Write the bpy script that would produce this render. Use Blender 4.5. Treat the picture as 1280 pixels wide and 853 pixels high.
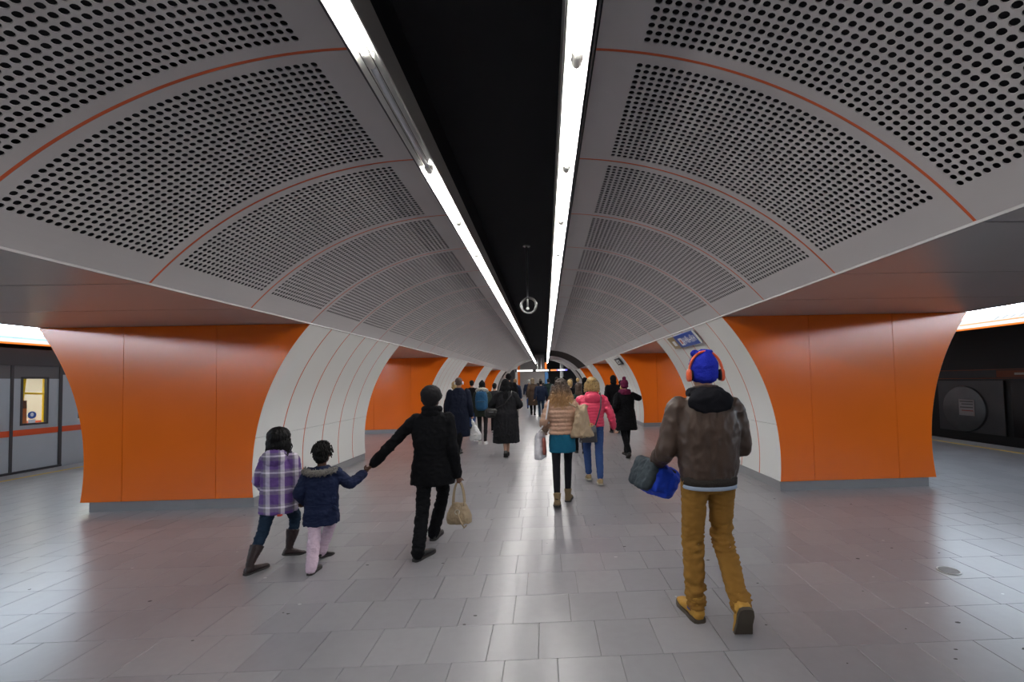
import bpy, math, random
import numpy as np
from mathutils import Vector, Matrix, noise

random.seed(7)
PI = math.pi
sc = bpy.context.scene
COL = sc.collection
for o in list(bpy.data.objects):
    bpy.data.objects.remove(o)

# ------------------------------------------------------------------ camera
CAMX, CAMZ = 0.345, 1.585
F_PX, YAW, PIT, ROL = 546.0, 0.0335, 0.0375, -0.022
fw = Vector((math.sin(YAW) * math.cos(PIT), math.cos(YAW) * math.cos(PIT), math.sin(PIT)))
rt = Vector((math.cos(YAW), -math.sin(YAW), 0))
up = rt.cross(fw)
r2 = math.cos(ROL) * rt + math.sin(ROL) * up
u2 = -math.sin(ROL) * rt + math.cos(ROL) * up
cd = bpy.data.cameras.new('camera')
cam = bpy.data.objects.new('camera', cd)
COL.objects.link(cam)
m = Matrix((r2, u2, -fw)).transposed().to_4x4()
m.translation = Vector((CAMX, 0, CAMZ))
cam.matrix_world = m
cd.sensor_width = 36
cd.lens = F_PX / 1280 * 36
cd.shift_x = -(699.86 - 640) / 1280
cd.shift_y = (455.6 - 426.5) / 1280
cd.clip_start = 0.05
cd.clip_end = 200
sc.camera = cam

# ------------------------------------------------------------------ world, exposure
w = bpy.data.worlds.new('world')
sc.world = w
w.use_nodes = True
w.node_tree.nodes['Background'].inputs[0].default_value = (0.6, 0.65, 0.75, 1)
w.node_tree.nodes['Background'].inputs[1].default_value = 0.02
sc.view_settings.view_transform = 'Standard'
sc.view_settings.look = 'None'
sc.view_settings.gamma = 1
sc.view_settings.use_curve_mapping = False
sc.view_settings.exposure = 1.3
try:
    sc.cycles.use_denoising = True
    sc.cycles.max_bounces = 8
    sc.cycles.diffuse_bounces = 5
    sc.cycles.glossy_bounces = 3
    sc.cycles.sample_clamp_indirect = 6
except Exception:
    pass
TUBE_E = 26.0       # fluorescent tubes of the hall
BAND_E = 13.0        # luminous band along the platform edges

# ------------------------------------------------------------------ materials
MATS = {}


def mat(name, col=(0.5, 0.5, 0.5), rough=0.6, metal=0.0, spec=0.5, var=0.0, vscale=4.0, bump=0.0, bscale=60.0,
        emis=0.0, ecol=None, stretch=(1, 1, 1), sheen=0.0):
    if name in MATS:
        return MATS[name]
    mt = bpy.data.materials.new(name)
    mt.use_nodes = True
    nt = mt.node_tree
    b = nt.nodes['Principled BSDF']
    b.inputs['Base Color'].default_value = (*col, 1)
    b.inputs['Roughness'].default_value = rough
    b.inputs['Metallic'].default_value = metal
    b.inputs['Specular IOR Level'].default_value = spec
    if sheen:
        b.inputs['Sheen Weight'].default_value = sheen
    if emis:
        b.inputs['Emission Color'].default_value = (*(ecol or col), 1)
        b.inputs['Emission Strength'].default_value = emis
    if var or bump:
        tc = nt.nodes.new('ShaderNodeTexCoord')
        mp = nt.nodes.new('ShaderNodeMapping')
        mp.inputs['Scale'].default_value = stretch
        nt.links.new(tc.outputs['Object'], mp.inputs['Vector'])
    if var:
        n = nt.nodes.new('ShaderNodeTexNoise')
        n.inputs['Scale'].default_value = vscale
        n.inputs['Detail'].default_value = 6
        nt.links.new(mp.outputs[0], n.inputs['Vector'])
        mx = nt.nodes.new('ShaderNodeMix')
        mx.data_type = 'RGBA'
        mx.inputs['A'].default_value = (*[c * (1 - var) for c in col], 1)
        mx.inputs['B'].default_value = (*[min(1, c * (1 + var)) for c in col], 1)
        nt.links.new(n.outputs['Fac'], mx.inputs['Factor'])
        nt.links.new(mx.outputs['Result'], b.inputs['Base Color'])
    if bump:
        n2 = nt.nodes.new('ShaderNodeTexNoise')
        n2.inputs['Scale'].default_value = bscale
        n2.inputs['Detail'].default_value = 5
        nt.links.new(mp.outputs[0], n2.inputs['Vector'])
        bp = nt.nodes.new('ShaderNodeBump')
        bp.inputs['Strength'].default_value = bump
        bp.inputs['Distance'].default_value = 0.01
        nt.links.new(n2.outputs['Fac'], bp.inputs['Height'])
        nt.links.new(bp.outputs[0], b.inputs['Normal'])
    MATS[name] = mt
    return mt


def floor_mat(name, bricks):
    mt = bpy.data.materials.new(name)
    mt.use_nodes = True
    nt = mt.node_tree
    b = nt.nodes['Principled BSDF']
    L = nt.links.new
    geo = nt.nodes.new('ShaderNodeNewGeometry')
    n1 = nt.nodes.new('ShaderNodeTexNoise')
    n1.inputs['Scale'].default_value = 2.2
    n1.inputs['Detail'].default_value = 3
    n1.inputs['Roughness'].default_value = 0.65
    L(geo.outputs['Position'], n1.inputs['Vector'])
    n2 = nt.nodes.new('ShaderNodeTexNoise')
    n2.inputs['Scale'].default_value = 14
    n2.inputs['Detail'].default_value = 6
    L(geo.outputs['Position'], n2.inputs['Vector'])
    # per tile tone
    oi = nt.nodes.new('ShaderNodeObjectInfo')
    ad = nt.nodes.new('ShaderNodeMath')
    ad.operation = 'ADD'
    L(oi.outputs['Random'], ad.inputs[0])
    L(geo.outputs['Random Per Island'], ad.inputs[1])
    fr = nt.nodes.new('ShaderNodeMath')
    fr.operation = 'FRACT'
    L(ad.outputs[0], fr.inputs[0])
    cr = nt.nodes.new('ShaderNodeValToRGB')
    cr.color_ramp.elements[0].color = (0.222, 0.217, 0.232, 1)
    cr.color_ramp.elements[1].color = (0.268, 0.263, 0.276, 1)
    src = fr.outputs[0]
    if bricks:
        mp = nt.nodes.new('ShaderNodeMapping')
        mp.inputs['Location'].default_value = (0.1, -0.307 + 0.0, 0)
        L(geo.outputs['Position'], mp.inputs['Vector'])
        bt = nt.nodes.new('ShaderNodeTexBrick')
        bt.inputs['Scale'].default_value = 1.0
        bt.inputs['Brick Width'].default_value = 0.36
        bt.inputs['Row Height'].default_value = 0.375
        bt.inputs['Mortar Size'].default_value = 0.003
        bt.inputs['Color1'].default_value = (0, 0, 0, 1)
        bt.inputs['Color2'].default_value = (1, 1, 1, 1)
        bt.inputs['Mortar'].default_value = (0.2, 0.2, 0.2, 1)
        L(mp.outputs[0], bt.inputs['Vector'])
        src = bt.outputs['Color']
    L(src, cr.inputs['Fac'])
    r1 = nt.nodes.new('ShaderNodeMapRange')
    r1.inputs['From Min'].default_value = 0.3
    r1.inputs['From Max'].default_value = 0.7
    r1.inputs['To Min'].default_value = 0.95
    r1.inputs['To Max'].default_value = 1.05
    L(n1.outputs['Fac'], r1.inputs['Value'])
    r2_ = nt.nodes.new('ShaderNodeMapRange')
    r2_.inputs['From Min'].default_value = 0.25
    r2_.inputs['From Max'].default_value = 0.75
    r2_.inputs['To Min'].default_value = 0.96
    r2_.inputs['To Max'].default_value = 1.04
    L(n2.outputs['Fac'], r2_.inputs['Value'])
    mu = nt.nodes.new('ShaderNodeMath')
    mu.operation = 'MULTIPLY'
    mu.inputs[0].default_value = 1.0
    L(r2_.outputs[0], mu.inputs[1])
    # gum spots
    vo = nt.nodes.new('ShaderNodeTexVoronoi')
    vo.inputs['Scale'].default_value = 1.5
    L(geo.outputs['Position'], vo.inputs['Vector'])
    gs = nt.nodes.new('ShaderNodeMapRange')
    gs.inputs['From Min'].default_value = 0.018
    gs.inputs['From Max'].default_value = 0.03
    gs.inputs['To Min'].default_value = 0.55
    gs.inputs['To Max'].default_value = 1.0
    L(vo.outputs['Distance'], gs.inputs['Value'])
    mu2 = nt.nodes.new('ShaderNodeMath')
    mu2.operation = 'MULTIPLY'
    L(mu.outputs[0], mu2.inputs[0])
    L(gs.outputs[0], mu2.inputs[1])
    vm = nt.nodes.new('ShaderNodeVectorMath')
    vm.operation = 'SCALE'
    L(cr.outputs['Color'], vm.inputs[0])
    L(mu.outputs[0], vm.inputs['Scale'])
    L(vm.outputs[0], b.inputs['Base Color'])
    rr = nt.nodes.new('ShaderNodeMapRange')
    rr.inputs['From Min'].default_value = 0.3
    rr.inputs['From Max'].default_value = 0.7
    rr.inputs['To Min'].default_value = 0.27
    rr.inputs['To Max'].default_value = 0.31
    L(n1.outputs['Fac'], rr.inputs['Value'])
    b.inputs['Roughness'].default_value = 0.28
    b.inputs['Specular IOR Level'].default_value = 0.55
    bp = nt.nodes.new('ShaderNodeBump')
    bp.inputs['Strength'].default_value = 0.12
    bp.inputs['Distance'].default_value = 0.004
    L(n2.outputs['Fac'], bp.inputs['Height'])
    MATS[name] = mt
    return mt


def emit(name, col, strength):
    mt = bpy.data.materials.new(name)
    mt.use_nodes = True
    nt = mt.node_tree
    for n in list(nt.nodes):
        if n.type == 'BSDF_PRINCIPLED':
            nt.nodes.remove(n)
    e = nt.nodes.new('ShaderNodeEmission')
    e.inputs[0].default_value = (*col, 1)
    e.inputs[1].default_value = strength
    nt.links.new(e.outputs[0], nt.nodes['Material Output'].inputs[0])
    MATS[name] = mt
    return mt


def glass(name, tint=(0.9, 0.95, 0.95), gloss=0.08):
    mt = bpy.data.materials.new(name)
    mt.use_nodes = True
    nt = mt.node_tree
    for n in list(nt.nodes):
        if n.type == 'BSDF_PRINCIPLED':
            nt.nodes.remove(n)
    t = nt.nodes.new('ShaderNodeBsdfTransparent')
    t.inputs[0].default_value = (*tint, 1)
    g = nt.nodes.new('ShaderNodeBsdfGlossy')
    g.inputs['Roughness'].default_value = 0.03
    mx = nt.nodes.new('ShaderNodeMixShader')
    mx.inputs[0].default_value = gloss
    nt.links.new(t.outputs[0], mx.inputs[1])
    nt.links.new(g.outputs[0], mx.inputs[2])
    nt.links.new(mx.outputs[0], nt.nodes['Material Output'].inputs[0])
    MATS[name] = mt
    return mt


m_vault = mat('vault_panel_grey', (0.50, 0.48, 0.48), 0.42, spec=0.35, var=0.05, vscale=2)
m_white = mat('white_enamel', (0.74, 0.74, 0.71), 0.30, spec=0.5, var=0.03, vscale=1.5)
m_orange = mat('orange_enamel', (0.92, 0.178, 0.010), 0.22, spec=0.5, var=0.05, vscale=1.2)
m_joint = mat('orange_joint', (0.62, 0.11, 0.03), 0.6)
m_soffit = mat('soffit_grey', (0.46, 0.44, 0.43), 0.28, var=0.04, vscale=2)
m_black = mat('black_void', (0.010, 0.010, 0.014), 0.8)
m_dark = mat('dark_core', (0.03, 0.03, 0.03), 0.8)
m_plinth = mat('plinth_grey', (0.30, 0.30, 0.31), 0.4, metal=0.3, var=0.1)
m_trim = mat('trim_grey', (0.42, 0.41, 0.41), 0.4)
m_alu = mat('aluminium', (0.55, 0.55, 0.53), 0.35, metal=0.8, var=0.08, stretch=(1, 0.1, 1))
m_refl = mat('reflector_white', (0.75, 0.75, 0.72), 0.35)
m_tube = emit('fluorescent_tube', (1.0, 0.97, 0.95), TUBE_E)
m_deadtube = mat('dead_tube', (0.6, 0.62, 0.66), 0.2)
m_clamp = mat('clamp_plastic', (0.75, 0.75, 0.70), 0.3)
m_brown = mat('dark_brown_panel', (0.016, 0.009, 0.007), 0.8, spec=0.1, var=0.1)
m_tile = floor_mat('floor_tile', False)
m_floor = floor_mat('floor_tile_field', True)
m_grout = mat('grout', (0.15, 0.147, 0.147), 0.8)
m_yellow = mat('yellow_line', (0.75, 0.50, 0.05), 0.6)
m_band = emit('luminous_band', (0.74, 0.87, 1.0), BAND_E)
m_info = emit('info_strip', (0.88, 0.95, 1.0), 0.48)
m_bandline = mat('band_orange', (0.85, 0.20, 0.03), 0.4, emis=0.5, ecol=(0.85, 0.2, 0.03))


# ------------------------------------------------------------------ mesh builder
class MB:
    def __init__(self):
        self.v = []
        self.f = []

    def add(self, vs, fs):
        o = len(self.v)
        self.v += [tuple(p) for p in vs]
        self.f += [tuple(i + o for i in q) for q in fs]
        return self

    def box(self, a, b):
        x0, y0, z0 = a
        x1, y1, z1 = b
        if x0 > x1: x0, x1 = x1, x0
        if y0 > y1: y0, y1 = y1, y0
        if z0 > z1: z0, z1 = z1, z0
        return self.add([(x0, y0, z0), (x1, y0, z0), (x1, y1, z0), (x0, y1, z0), (x0, y0, z1), (x1, y0, z1), (x1, y1, z1), (x0, y1, z1)],
                        [(3, 2, 1, 0), (4, 5, 6, 7), (0, 1, 5, 4), (1, 2, 6, 5), (2, 3, 7, 6), (3, 0, 4, 7)])

    def prism(self, poly, y0, y1):
        """closed (x,z) outline extruded along y"""
        n = len(poly)
        vs = [(x, y0, z) for x, z in poly] + [(x, y1, z) for x, z in poly]
        fs = [tuple(range(n)), tuple(reversed(range(n, 2 * n)))]
        fs += [(i, i + n, (i + 1) % n + n, (i + 1) % n) for i in range(n)]
        return self.add(vs, fs)

    def rings(self, rs, cap=True):
        n = len(rs[0])
        vs = [p for r in rs for p in r]
        fs = []
        for k in range(len(rs) - 1):
            for i in range(n):
                a = k * n + i
                b_ = k * n + (i + 1) % n
                fs.append((a, b_, b_ + n, a + n))
        if cap:
            c0 = tuple(sum(p[j] for p in rs[0]) / n for j in range(3))
            c1 = tuple(sum(p[j] for p in rs[-1]) / n for j in range(3))
            i0 = len(vs)
            vs += [c0, c1]
            o = (len(rs) - 1) * n
            for i in range(n):
                fs.append((i0, (i + 1) % n, i))
                fs.append((i0 + 1, o + i, o + (i + 1) % n))
        return self.add(vs, fs)

    def loft(self, secs, seg=28, n=2.3):
        """secs: (z, cx, cy, rx, ry) horizontal superellipse sections"""
        rs = []
        for z, cx, cy, rx, ry in secs:
            r = []
            for i in range(seg):
                t = 2 * PI * i / seg
                c, s = math.cos(t), math.sin(t)
                r.append((cx + rx * math.copysign(abs(c) ** (2 / n), c), cy + ry * math.copysign(abs(s) ** (2 / n), s), z))
            rs.append(r)
        return self.rings(rs)

    def tube(self, pts, rad, seg=12, flat=None, round_ends=True):
        """round tube through points; rad per point; flat = (axis, factor) squashes along axis"""
        P = [Vector(p) for p in pts]
        R = list(rad) if hasattr(rad, '__len__') else [rad] * len(P)
        if round_ends:
            d0 = (P[0] - P[1]).normalized()
            d1 = (P[-1] - P[-2]).normalized()
            a = [(P[0] + d0 * R[0] * s, R[0] * c) for s, c in ((0.97, 0.25), (0.75, 0.66))]
            e = [(P[-1] + d1 * R[-1] * s, R[-1] * c) for s, c in ((0.75, 0.66), (0.97, 0.25))]
            P = [q[0] for q in a] + P + [q[0] for q in e]
            R = [q[1] for q in a] + R + [q[1] for q in e]
        T = []
        for i in range(len(P)):
            t = (P[min(i + 1, len(P) - 1)] - P[max(i - 1, 0)])
            T.append(t.normalized() if t.length > 1e-9 else Vector((0, 0, 1)))
        u = T[0].orthogonal().normalized()
        rs = []
        for i in range(len(P)):
            u = (u - T[i] * u.dot(T[i])).normalized()
            v = T[i].cross(u)
            r = []
            for k in range(seg):
                t = 2 * PI * k / seg
                q = (u * math.cos(t) + v * math.sin(t)) * R[i]
                if flat:
                    ax = Vector(flat[0])
                    q -= ax * q.dot(ax) * (1 - flat[1])
                r.append(tuple(P[i] + q))
            rs.append(r)
        return self.rings(rs)

    def sell(self, c, r, e=(1.0, 1.0), rot=None, seg=24, lat=14):
        """super-ellipsoid; e<1 gives boxier shapes"""
        def f(w_, ex):
            return math.copysign(abs(w_) ** ex, w_)
        rs = []
        c = Vector(c)
        for j in range(1, lat):
            ph = -PI / 2 + PI * j / lat
            ring = []
            for i in range(seg):
                t = 2 * PI * i / seg
                p = Vector((r[0] * f(math.cos(ph), e[0]) * f(math.cos(t), e[1]),
                            r[1] * f(math.cos(ph), e[0]) * f(math.sin(t), e[1]), r[2] * f(math.sin(ph), e[0])))
                if rot is not None:
                    p = rot @ p
                ring.append(tuple(c + p))
            rs.append(ring)
        return self.rings(rs)

    def torus(self, c, R, r, ax=(0, 1, 0), seg=32, sub=10, arc=2 * PI, start=0):
        ax = Vector(ax).normalized()
        u = ax.orthogonal().normalized()
        v = ax.cross(u)
        c = Vector(c)
        pts = [c + (u * math.cos(start + arc * i / seg) + v * math.sin(start + arc * i / seg)) * R for i in range(seg + 1)]
        if abs(arc - 2 * PI) < 1e-6:
            rs = []
            for p in pts:
                d = (p - c).normalized()
                rs.append([tuple(p + (d * math.cos(2 * PI * k / sub) + ax * math.sin(2 * PI * k / sub)) * r) for k in range(sub)])
            return self.rings(rs, cap=False)
        return self.tube(pts, r, sub)

    def mesh(self, name='mesh', smooth=None, origin=None):
        me = bpy.data.meshes.new(name)
        vs = self.v
        if origin is not None:
            ox, oy, oz = origin
            vs = [(x - ox, y - oy, z - oz) for x, y, z in vs]
        me.from_pydata(vs, [], self.f)
        if smooth is not None:
            me.polygons.foreach_set('use_smooth', [True] * len(me.polygons))
            if smooth < 170:
                me.set_sharp_from_angle(angle=math.radians(smooth))
        me.update()
        return me

    def build(self, name, material, parent=None, smooth=35, origin=None):
        if origin is None and parent is not None:
            origin = world_loc(parent)
        return obj(name, self.mesh(name, smooth, origin), material, parent)


def world_loc(o):
    v = Vector((0, 0, 0))
    while o is not None:
        v = v + o.location
        o = o.parent
    return v


def obj(name, me, material=None, parent=None):
    o = bpy.data.objects.new(name, me)
    COL.objects.link(o)
    if material is not None and me is not None:
        if len(me.materials) == 0:
            me.materials.append(material)
    if parent is not None:
        o.parent = parent
    return o


def thing(name, label, cat, loc=(0, 0, 0), group=None):
    o = bpy.data.objects.new(name, None)
    COL.objects.link(o)
    o.empty_display_size = 0.1
    o.location = loc
    return tag(o, label, cat, group)


def tag(o, label=None, cat=None, group=None):
    if label: o['label'] = label
    if cat: o['category'] = cat
    if group: o['group'] = group
    return o


def struct(o):
    o['kind'] = 'structure'
    return o


def recalc(me):
    import bmesh
    b = bmesh.new()
    b.from_mesh(me)
    bmesh.ops.recalc_face_normals(b, faces=b.faces)
    b.to_mesh(me)
    b.free()


# ------------------------------------------------------------------ the hall: measures
P_ = 1.2                       # panel module
Y0 = 5.96                      # front of the first pair of pillars
VC, VZ, VR = 0.56, 0.43, 3.0   # vault arc: centre x, centre z, radius (two-centred)
OC, OZ, OR = 8.75, 0.60, 3.03  # arc on the platform side of the pillars
SPR = 2.43                     # soffit height
SPX = VC + math.sqrt(VR ** 2 - (SPR - VZ) ** 2)
OPX = OC - math.sqrt(OR ** 2 - (SPR - OZ) ** 2)
PLZ = 0.13
YB, YE = Y0 - 10 * P_, Y0 + 25 * P_   # back end, far end of the vault
TH0, TH1 = math.asin(0.10 / VR), math.asin((SPX - VC) / VR)


def vx(th, r=VR): return VC + r * math.sin(th)
def vz(th, r=VR): return VZ + r * math.cos(th)


# --- perforated panel (shared mesh per side)
def perforated(side):
    na, ny = 40, 22
    th_a, th_b = math.asin((0.93 - VC) / VR), math.asin((2.62 - VC) / VR)
    dth = (th_b - th_a) / (na - 1)
    mar = 0.095
    gap = 0.010
    dy = (P_ - 2 * mar) / (ny - 1)
    hole = 0.0182
    vs, fs = [], []
    idx = {}
    sx = side

    def V(th, y, r=VR):
        vs.append((sx * vx(th, r), y, vz(th, r)))
        return len(vs) - 1

    def G(i3, j3):
        k = (i3, j3)
        if k not in idx:
            th = th_a + (i3 / 3 - 0.5) * dth
            y = mar + (j3 / 3 - 0.5) * dy
            idx[k] = V(th, y)
        return idx[k]
    order = [(0, 0), (1, 0), (2, 0), (3, 0), (3, 1), (3, 2), (3, 3), (2, 3), (1, 3), (0, 3), (0, 2), (0, 1)]
    for i in range(na):
        th = th_a + i * dth
        for j in range(ny):
            y = mar + j * dy
            outer = [G(3 * i + a, 3 * j + b_) for a, b_ in order]
            inn, rim = [], []
            for a, b_ in order:
                ang = math.atan2(b_ - 1.5, a - 1.5)
                t2 = th + hole * math.cos(ang) / VR
                y2 = y + hole * math.sin(ang)
                inn.append(V(t2, y2))
                rim.append(V(t2, y2, VR + 0.006))
            for k in range(12):
                k2 = (k + 1) % 12
                fs.append((outer[k], outer[k2], inn[k2], inn[k]))
                fs.append((inn[k], inn[k2], rim[k2], rim[k]))
    fa, fb = th_a - dth / 2, th_b + dth / 2
    ya, yb = mar - dy / 2, P_ - mar + dy / 2

    def patch(t0, t1, y0, y1, n):
        for k in range(n):
            a, b_ = t0 + (t1 - t0) * k / n, t0 + (t1 - t0) * (k + 1) / n
            q = [V(a, y0), V(b_, y0), V(b_, y1), V(a, y1)]
            fs.append(tuple(q))
    patch(TH0, fa, gap, P_ - gap, 3)
    patch(fb, TH1, gap, P_ - gap, 4)
    patch(fa, fb, gap, ya, 36)
    patch(fa, fb, yb, P_ - gap, 36)
    # turned edges of the sheet
    for yy in (gap, P_ - gap):
        for k in range(40):
            a, b_ = TH0 + (TH1 - TH0) * k / 40, TH0 + (TH1 - TH0) * (k + 1) / 40
            fs.append((V(a, yy), V(b_, yy), V(b_, yy, VR + 0.03), V(a, yy, VR + 0.03)))
    me = bpy.data.meshes.new('perforated_panel')
    me.from_pydata(vs, [], fs)
    if side > 0:
        me.flip_normals()
    me.polygons.foreach_set('use_smooth', [True] * len(me.polygons))
    me.set_sharp_from_angle(angle=math.radians(30))
    me.update()
    me.materials.append(m_vault)
    return me


def plain_panel(side, r=VR):
    mb = MB()
    n = 40
    for k in range(n):
        a, b_ = TH0 + (TH1 - TH0) * k / n, TH0 + (TH1 - TH0) * (k + 1) / n
        vs = [(side * vx(t, rr), y, vz(t, rr)) for t, rr, y in ((a, r, 0.01), (b_, r, 0.01), (b_, r, P_ - 0.01), (a, r, P_ - 0.01))]
        mb.add(vs, [(0, 1, 2, 3)])
    me = mb.mesh('dark_panel', 60)
    me.materials.append(m_brown)
    return me


# vault: black backing + panels + joint strips
mb = MB()
for s in (-1, 1):
    n = 24
    for k in range(n):
        a, b_ = TH0 + (TH1 - TH0) * k / n, TH0 + (TH1 - TH0) * (k + 1) / n
        vs = [(s * vx(t, VR + 0.07), y, vz(t, VR + 0.07)) for t, y in ((a, YB), (b_, YB), (b_, YE), (a, YE))]
        mb.add(vs, [(0, 1, 2, 3)])
    # recess wall up to the black ceiling
    x = s * vx(TH0, VR + 0.0)
    mb.add([(x, YB, 3.40), (x, YE + 6, 3.40), (x, YE + 6, 4.22), (x, YB, 4.22)], [(0, 1, 2, 3)])
mb.add([(-0.7, YB, 4.22), (0.7, YB, 4.22), (0.7, YE + 6, 4.22), (-0.7, YE + 6, 4.22)], [(0, 1, 2, 3)])
ceiling = struct(mb.build('ceiling', m_black))
ceiling['label'] = 'black recess and backing above the grey perforated vault panels'

mesh_L, mesh_R = perforated(-1), perforated(1)
dark_R = plain_panel(1)
for s, me in ((-1, mesh_L), (1, mesh_R)):
    for k in range(-6, 25):
        y = Y0 + k * P_
        if s > 0 and 17 <= k <= 21:
            o = obj('dark_panel', dark_R, None, ceiling)
            o['label'] = 'dark brown curved panel'
        else:
            o = obj('perforated_panel', me, None, ceiling)
        o.location = (0, y, 0)


def joint_mesh(side):
    mb = MB()
    n = 40
    r = VR + 0.0015
    for k in range(n):
        a, b_ = TH0 + (TH1 - TH0) * k / n, TH0 + (TH1 - TH0) * (k + 1) / n
        mb.add([(side * vx(t, r), y, vz(t, r)) for t, y in ((a, -0.0105), (b_, -0.0105), (b_, 0.0105), (a, 0.0105))], [(0, 1, 2, 3)])
    me = mb.mesh('joint_strip', 60)
    me.materials.append(m_joint)
    return me


for s in (-1, 1):
    jm = joint_mesh(s)
    for k in range(-5, 26):
        o = obj('joint_strip', jm, None, ceiling)
        o.location = (0, Y0 + k * P_, 0)

# springing trims along both sides of the vault
for i, s in enumerate((-1, 1)):
    mb = MB()
    mb.box((s * (SPX - 0.004), YB, SPR - 0.012), (s * (SPX + 0.022), YE, SPR + 0.014))
    t = struct(mb.build('trim_%d' % (i + 1), m_trim))

# soffits over the openings, panel by panel
for s, nm in ((-1, 'ceiling_soffit_west'), (1, 'ceiling_soffit_east')):
    mb = MB()
    mb.box((s * (SPX + 0.02), YB, SPR + 0.03), (s * (OPX + 0.0), YE, SPR + 0.08))
    so = struct(mb.build('ceiling', m_dark))
    so['label'] = 'dark backing above the flat grey soffit panels ' + ('on the train side' if s < 0 else 'on the empty track side')
    mb = MB()
    mb.box((s * (SPX + 0.022), 0.009, SPR), (s * OPX, P_ - 0.009, SPR + 0.025))
    pm = mb.mesh('soffit_panel', None)
    pm.materials.append(m_soffit)
    for k in range(-7, 25):
        o = obj('soffit_panel', pm, None, so)
        o.location = (0, Y0 + k * P_, 0)


# ------------------------------------------------------------------ pillars
def ix(z): return VC + math.sqrt(VR ** 2 - (z - VZ) ** 2)
def ox_(z): return OC - math.sqrt(OR ** 2 - (z - OZ) ** 2)


ZS = [PLZ + (SPR - 0.004 - PLZ) * k / 26 for k in range(27)]


def pillar_parts(s):
    """mesh data of one pillar, y from 0 to 3.6"""
    D = 3 * P_
    parts = []
    e = 0.03
    core = [(s * (ix(z) + e), z) for z in ZS] + [(s * (ox_(z) - e), z) for z in reversed(ZS)]
    parts.append(('core', MB().prism(core, e, D - e), m_dark, None))
    # orange front and back, three boards each
    seams = [4.03, 5.23]
    for y0, y1 in ((0, 0.028), (D - 0.028, D)):
        g = 0.003
        a = [(s * (ix(z) + 0.004), z) for z in ZS] + [(s * (seams[0] - g), ZS[-1]), (s * (seams[0] - g), PLZ)]
        parts.append(('orange_panel', MB().prism(a, y0, y1), m_orange, None))
        b_ = [(s * (seams[0] + g), PLZ), (s * (seams[0] + g), ZS[-1]), (s * (seams[1] - g), ZS[-1]), (s * (seams[1] - g), PLZ)]
        parts.append(('orange_panel', MB().prism(b_, y0, y1), m_orange, None))
        c = [(s * (seams[1] + g), PLZ), (s * (seams[1] + g), ZS[-1])] + [(s * (ox_(z) - 0.004), z) for z in reversed(ZS)]
        parts.append(('orange_panel', MB().prism(c, y0, y1), m_orange, None))
    # white curved cladding, six panels by two rows, orange joints behind
    zj = 0.91
    for fn, sg in ((ix, 1), (ox_, -1)):
        for r_, (za, zb) in enumerate(((PLZ, zj - 0.003), (zj + 0.003, SPR - 0.004))):
            n = 8 if r_ == 0 else 16
            for k in range(6):
                ya, yb = k * 0.6 + (0.012 if k else 0.004), (k + 1) * 0.6 - (0.012 if k < 5 else 0.004)
                mb = MB()
                zz = [za + (zb - za) * i / n for i in range(n + 1)]
                poly = [(s * fn(z), z) for z in zz] + [(s * (fn(z) + sg * 0.025), z) for z in reversed(zz)]
                mb.prism(poly, ya, yb)
                parts.append(('white_panel', mb, m_white, None))
        for k in range(1, 6):
            mb = MB()
            zz = ZS
            poly = [(s * (fn(z) + sg * 0.0015), z) for z in zz] + [(s * (fn(z) + sg * 0.028), z) for z in reversed(zz)]
            mb.prism(poly, k * 0.6 - 0.0118, k * 0.6 + 0.0118)
            parts.append(('joint_strip', mb, m_joint, None))
    mb = MB()
    mb.box((s * (ix(PLZ) + 0.004), 0.02, 0), (s * (ox_(PLZ) - 0.10), D - 0.02, PLZ - 0.006))
    parts.append(('plinth', mb, m_plinth, 'dark grey recessed plinth'))
    out = []
    for nm, mb, mt, lab in parts:
        me = mb.mesh(nm, 30)
        recalc(me)
        me.materials.append(mt)
        out.append((nm, me, lab))
    return out


ORD = ['nearest', 'second', 'third', 'farthest visible']
for s in (-1, 1):
    pp = pillar_parts(s)
    for k in range(4):
        side = 'left, beside the standing train' if s < 0 else 'right, on the empty track side'
        r = thing('pillar', 'orange and white curved pillar, %s in the row on the %s' % (ORD[k], side), 'pillar',
                  (0, Y0 + k * 7 * P_, 0), 'pillars along the central hall')
        for nm, me, lab in pp:
            o = obj(nm, me, None, r)
            if lab: o['label'] = lab

# ------------------------------------------------------------------ floor
FX = 10.0
ROWY, ROWH = 2.557, 0.375
ty0, ty1 = ROWY - 6 * ROWH, ROWY + 26 * ROWH
mb = MB()
mb.box((-9.42 + 0.04, ty0, -0.3), (9.42 - 0.04, ty1, -0.006))
floor = struct(mb.build('floor', m_grout))
floor['label'] = 'grey stone tile floor of the hall and platforms'
mb = MB()
mb.box((-FX, ty1, -0.3), (FX, YE + 14, 0))
mb.box((-FX, YB, -0.3), (FX, ty0, 0))
for s in (-1, 1):
    mb.box((s * 9.46, ty0, -0.3), (s * FX, ty1, 0))
o = mb.build('paving_field', m_floor, floor)
for s in (-1, 1):
    mb = MB().box((s * 9.38, YB, -0.01), (s * 9.46, YE + 14, 0.002))
    o = mb.build('edge_line', m_yellow, floor)
    o['label'] = 'yellow safety line'


def px_of(X, Y, Z):
    d = Vector((X - CAMX, Y, Z - CAMZ))
    z = d.dot(fw)
    if z < 0.1: return None
    return 699.86 + F_PX * d.dot(r2) / z, 455.6 - F_PX * d.dot(u2) / z


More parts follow.
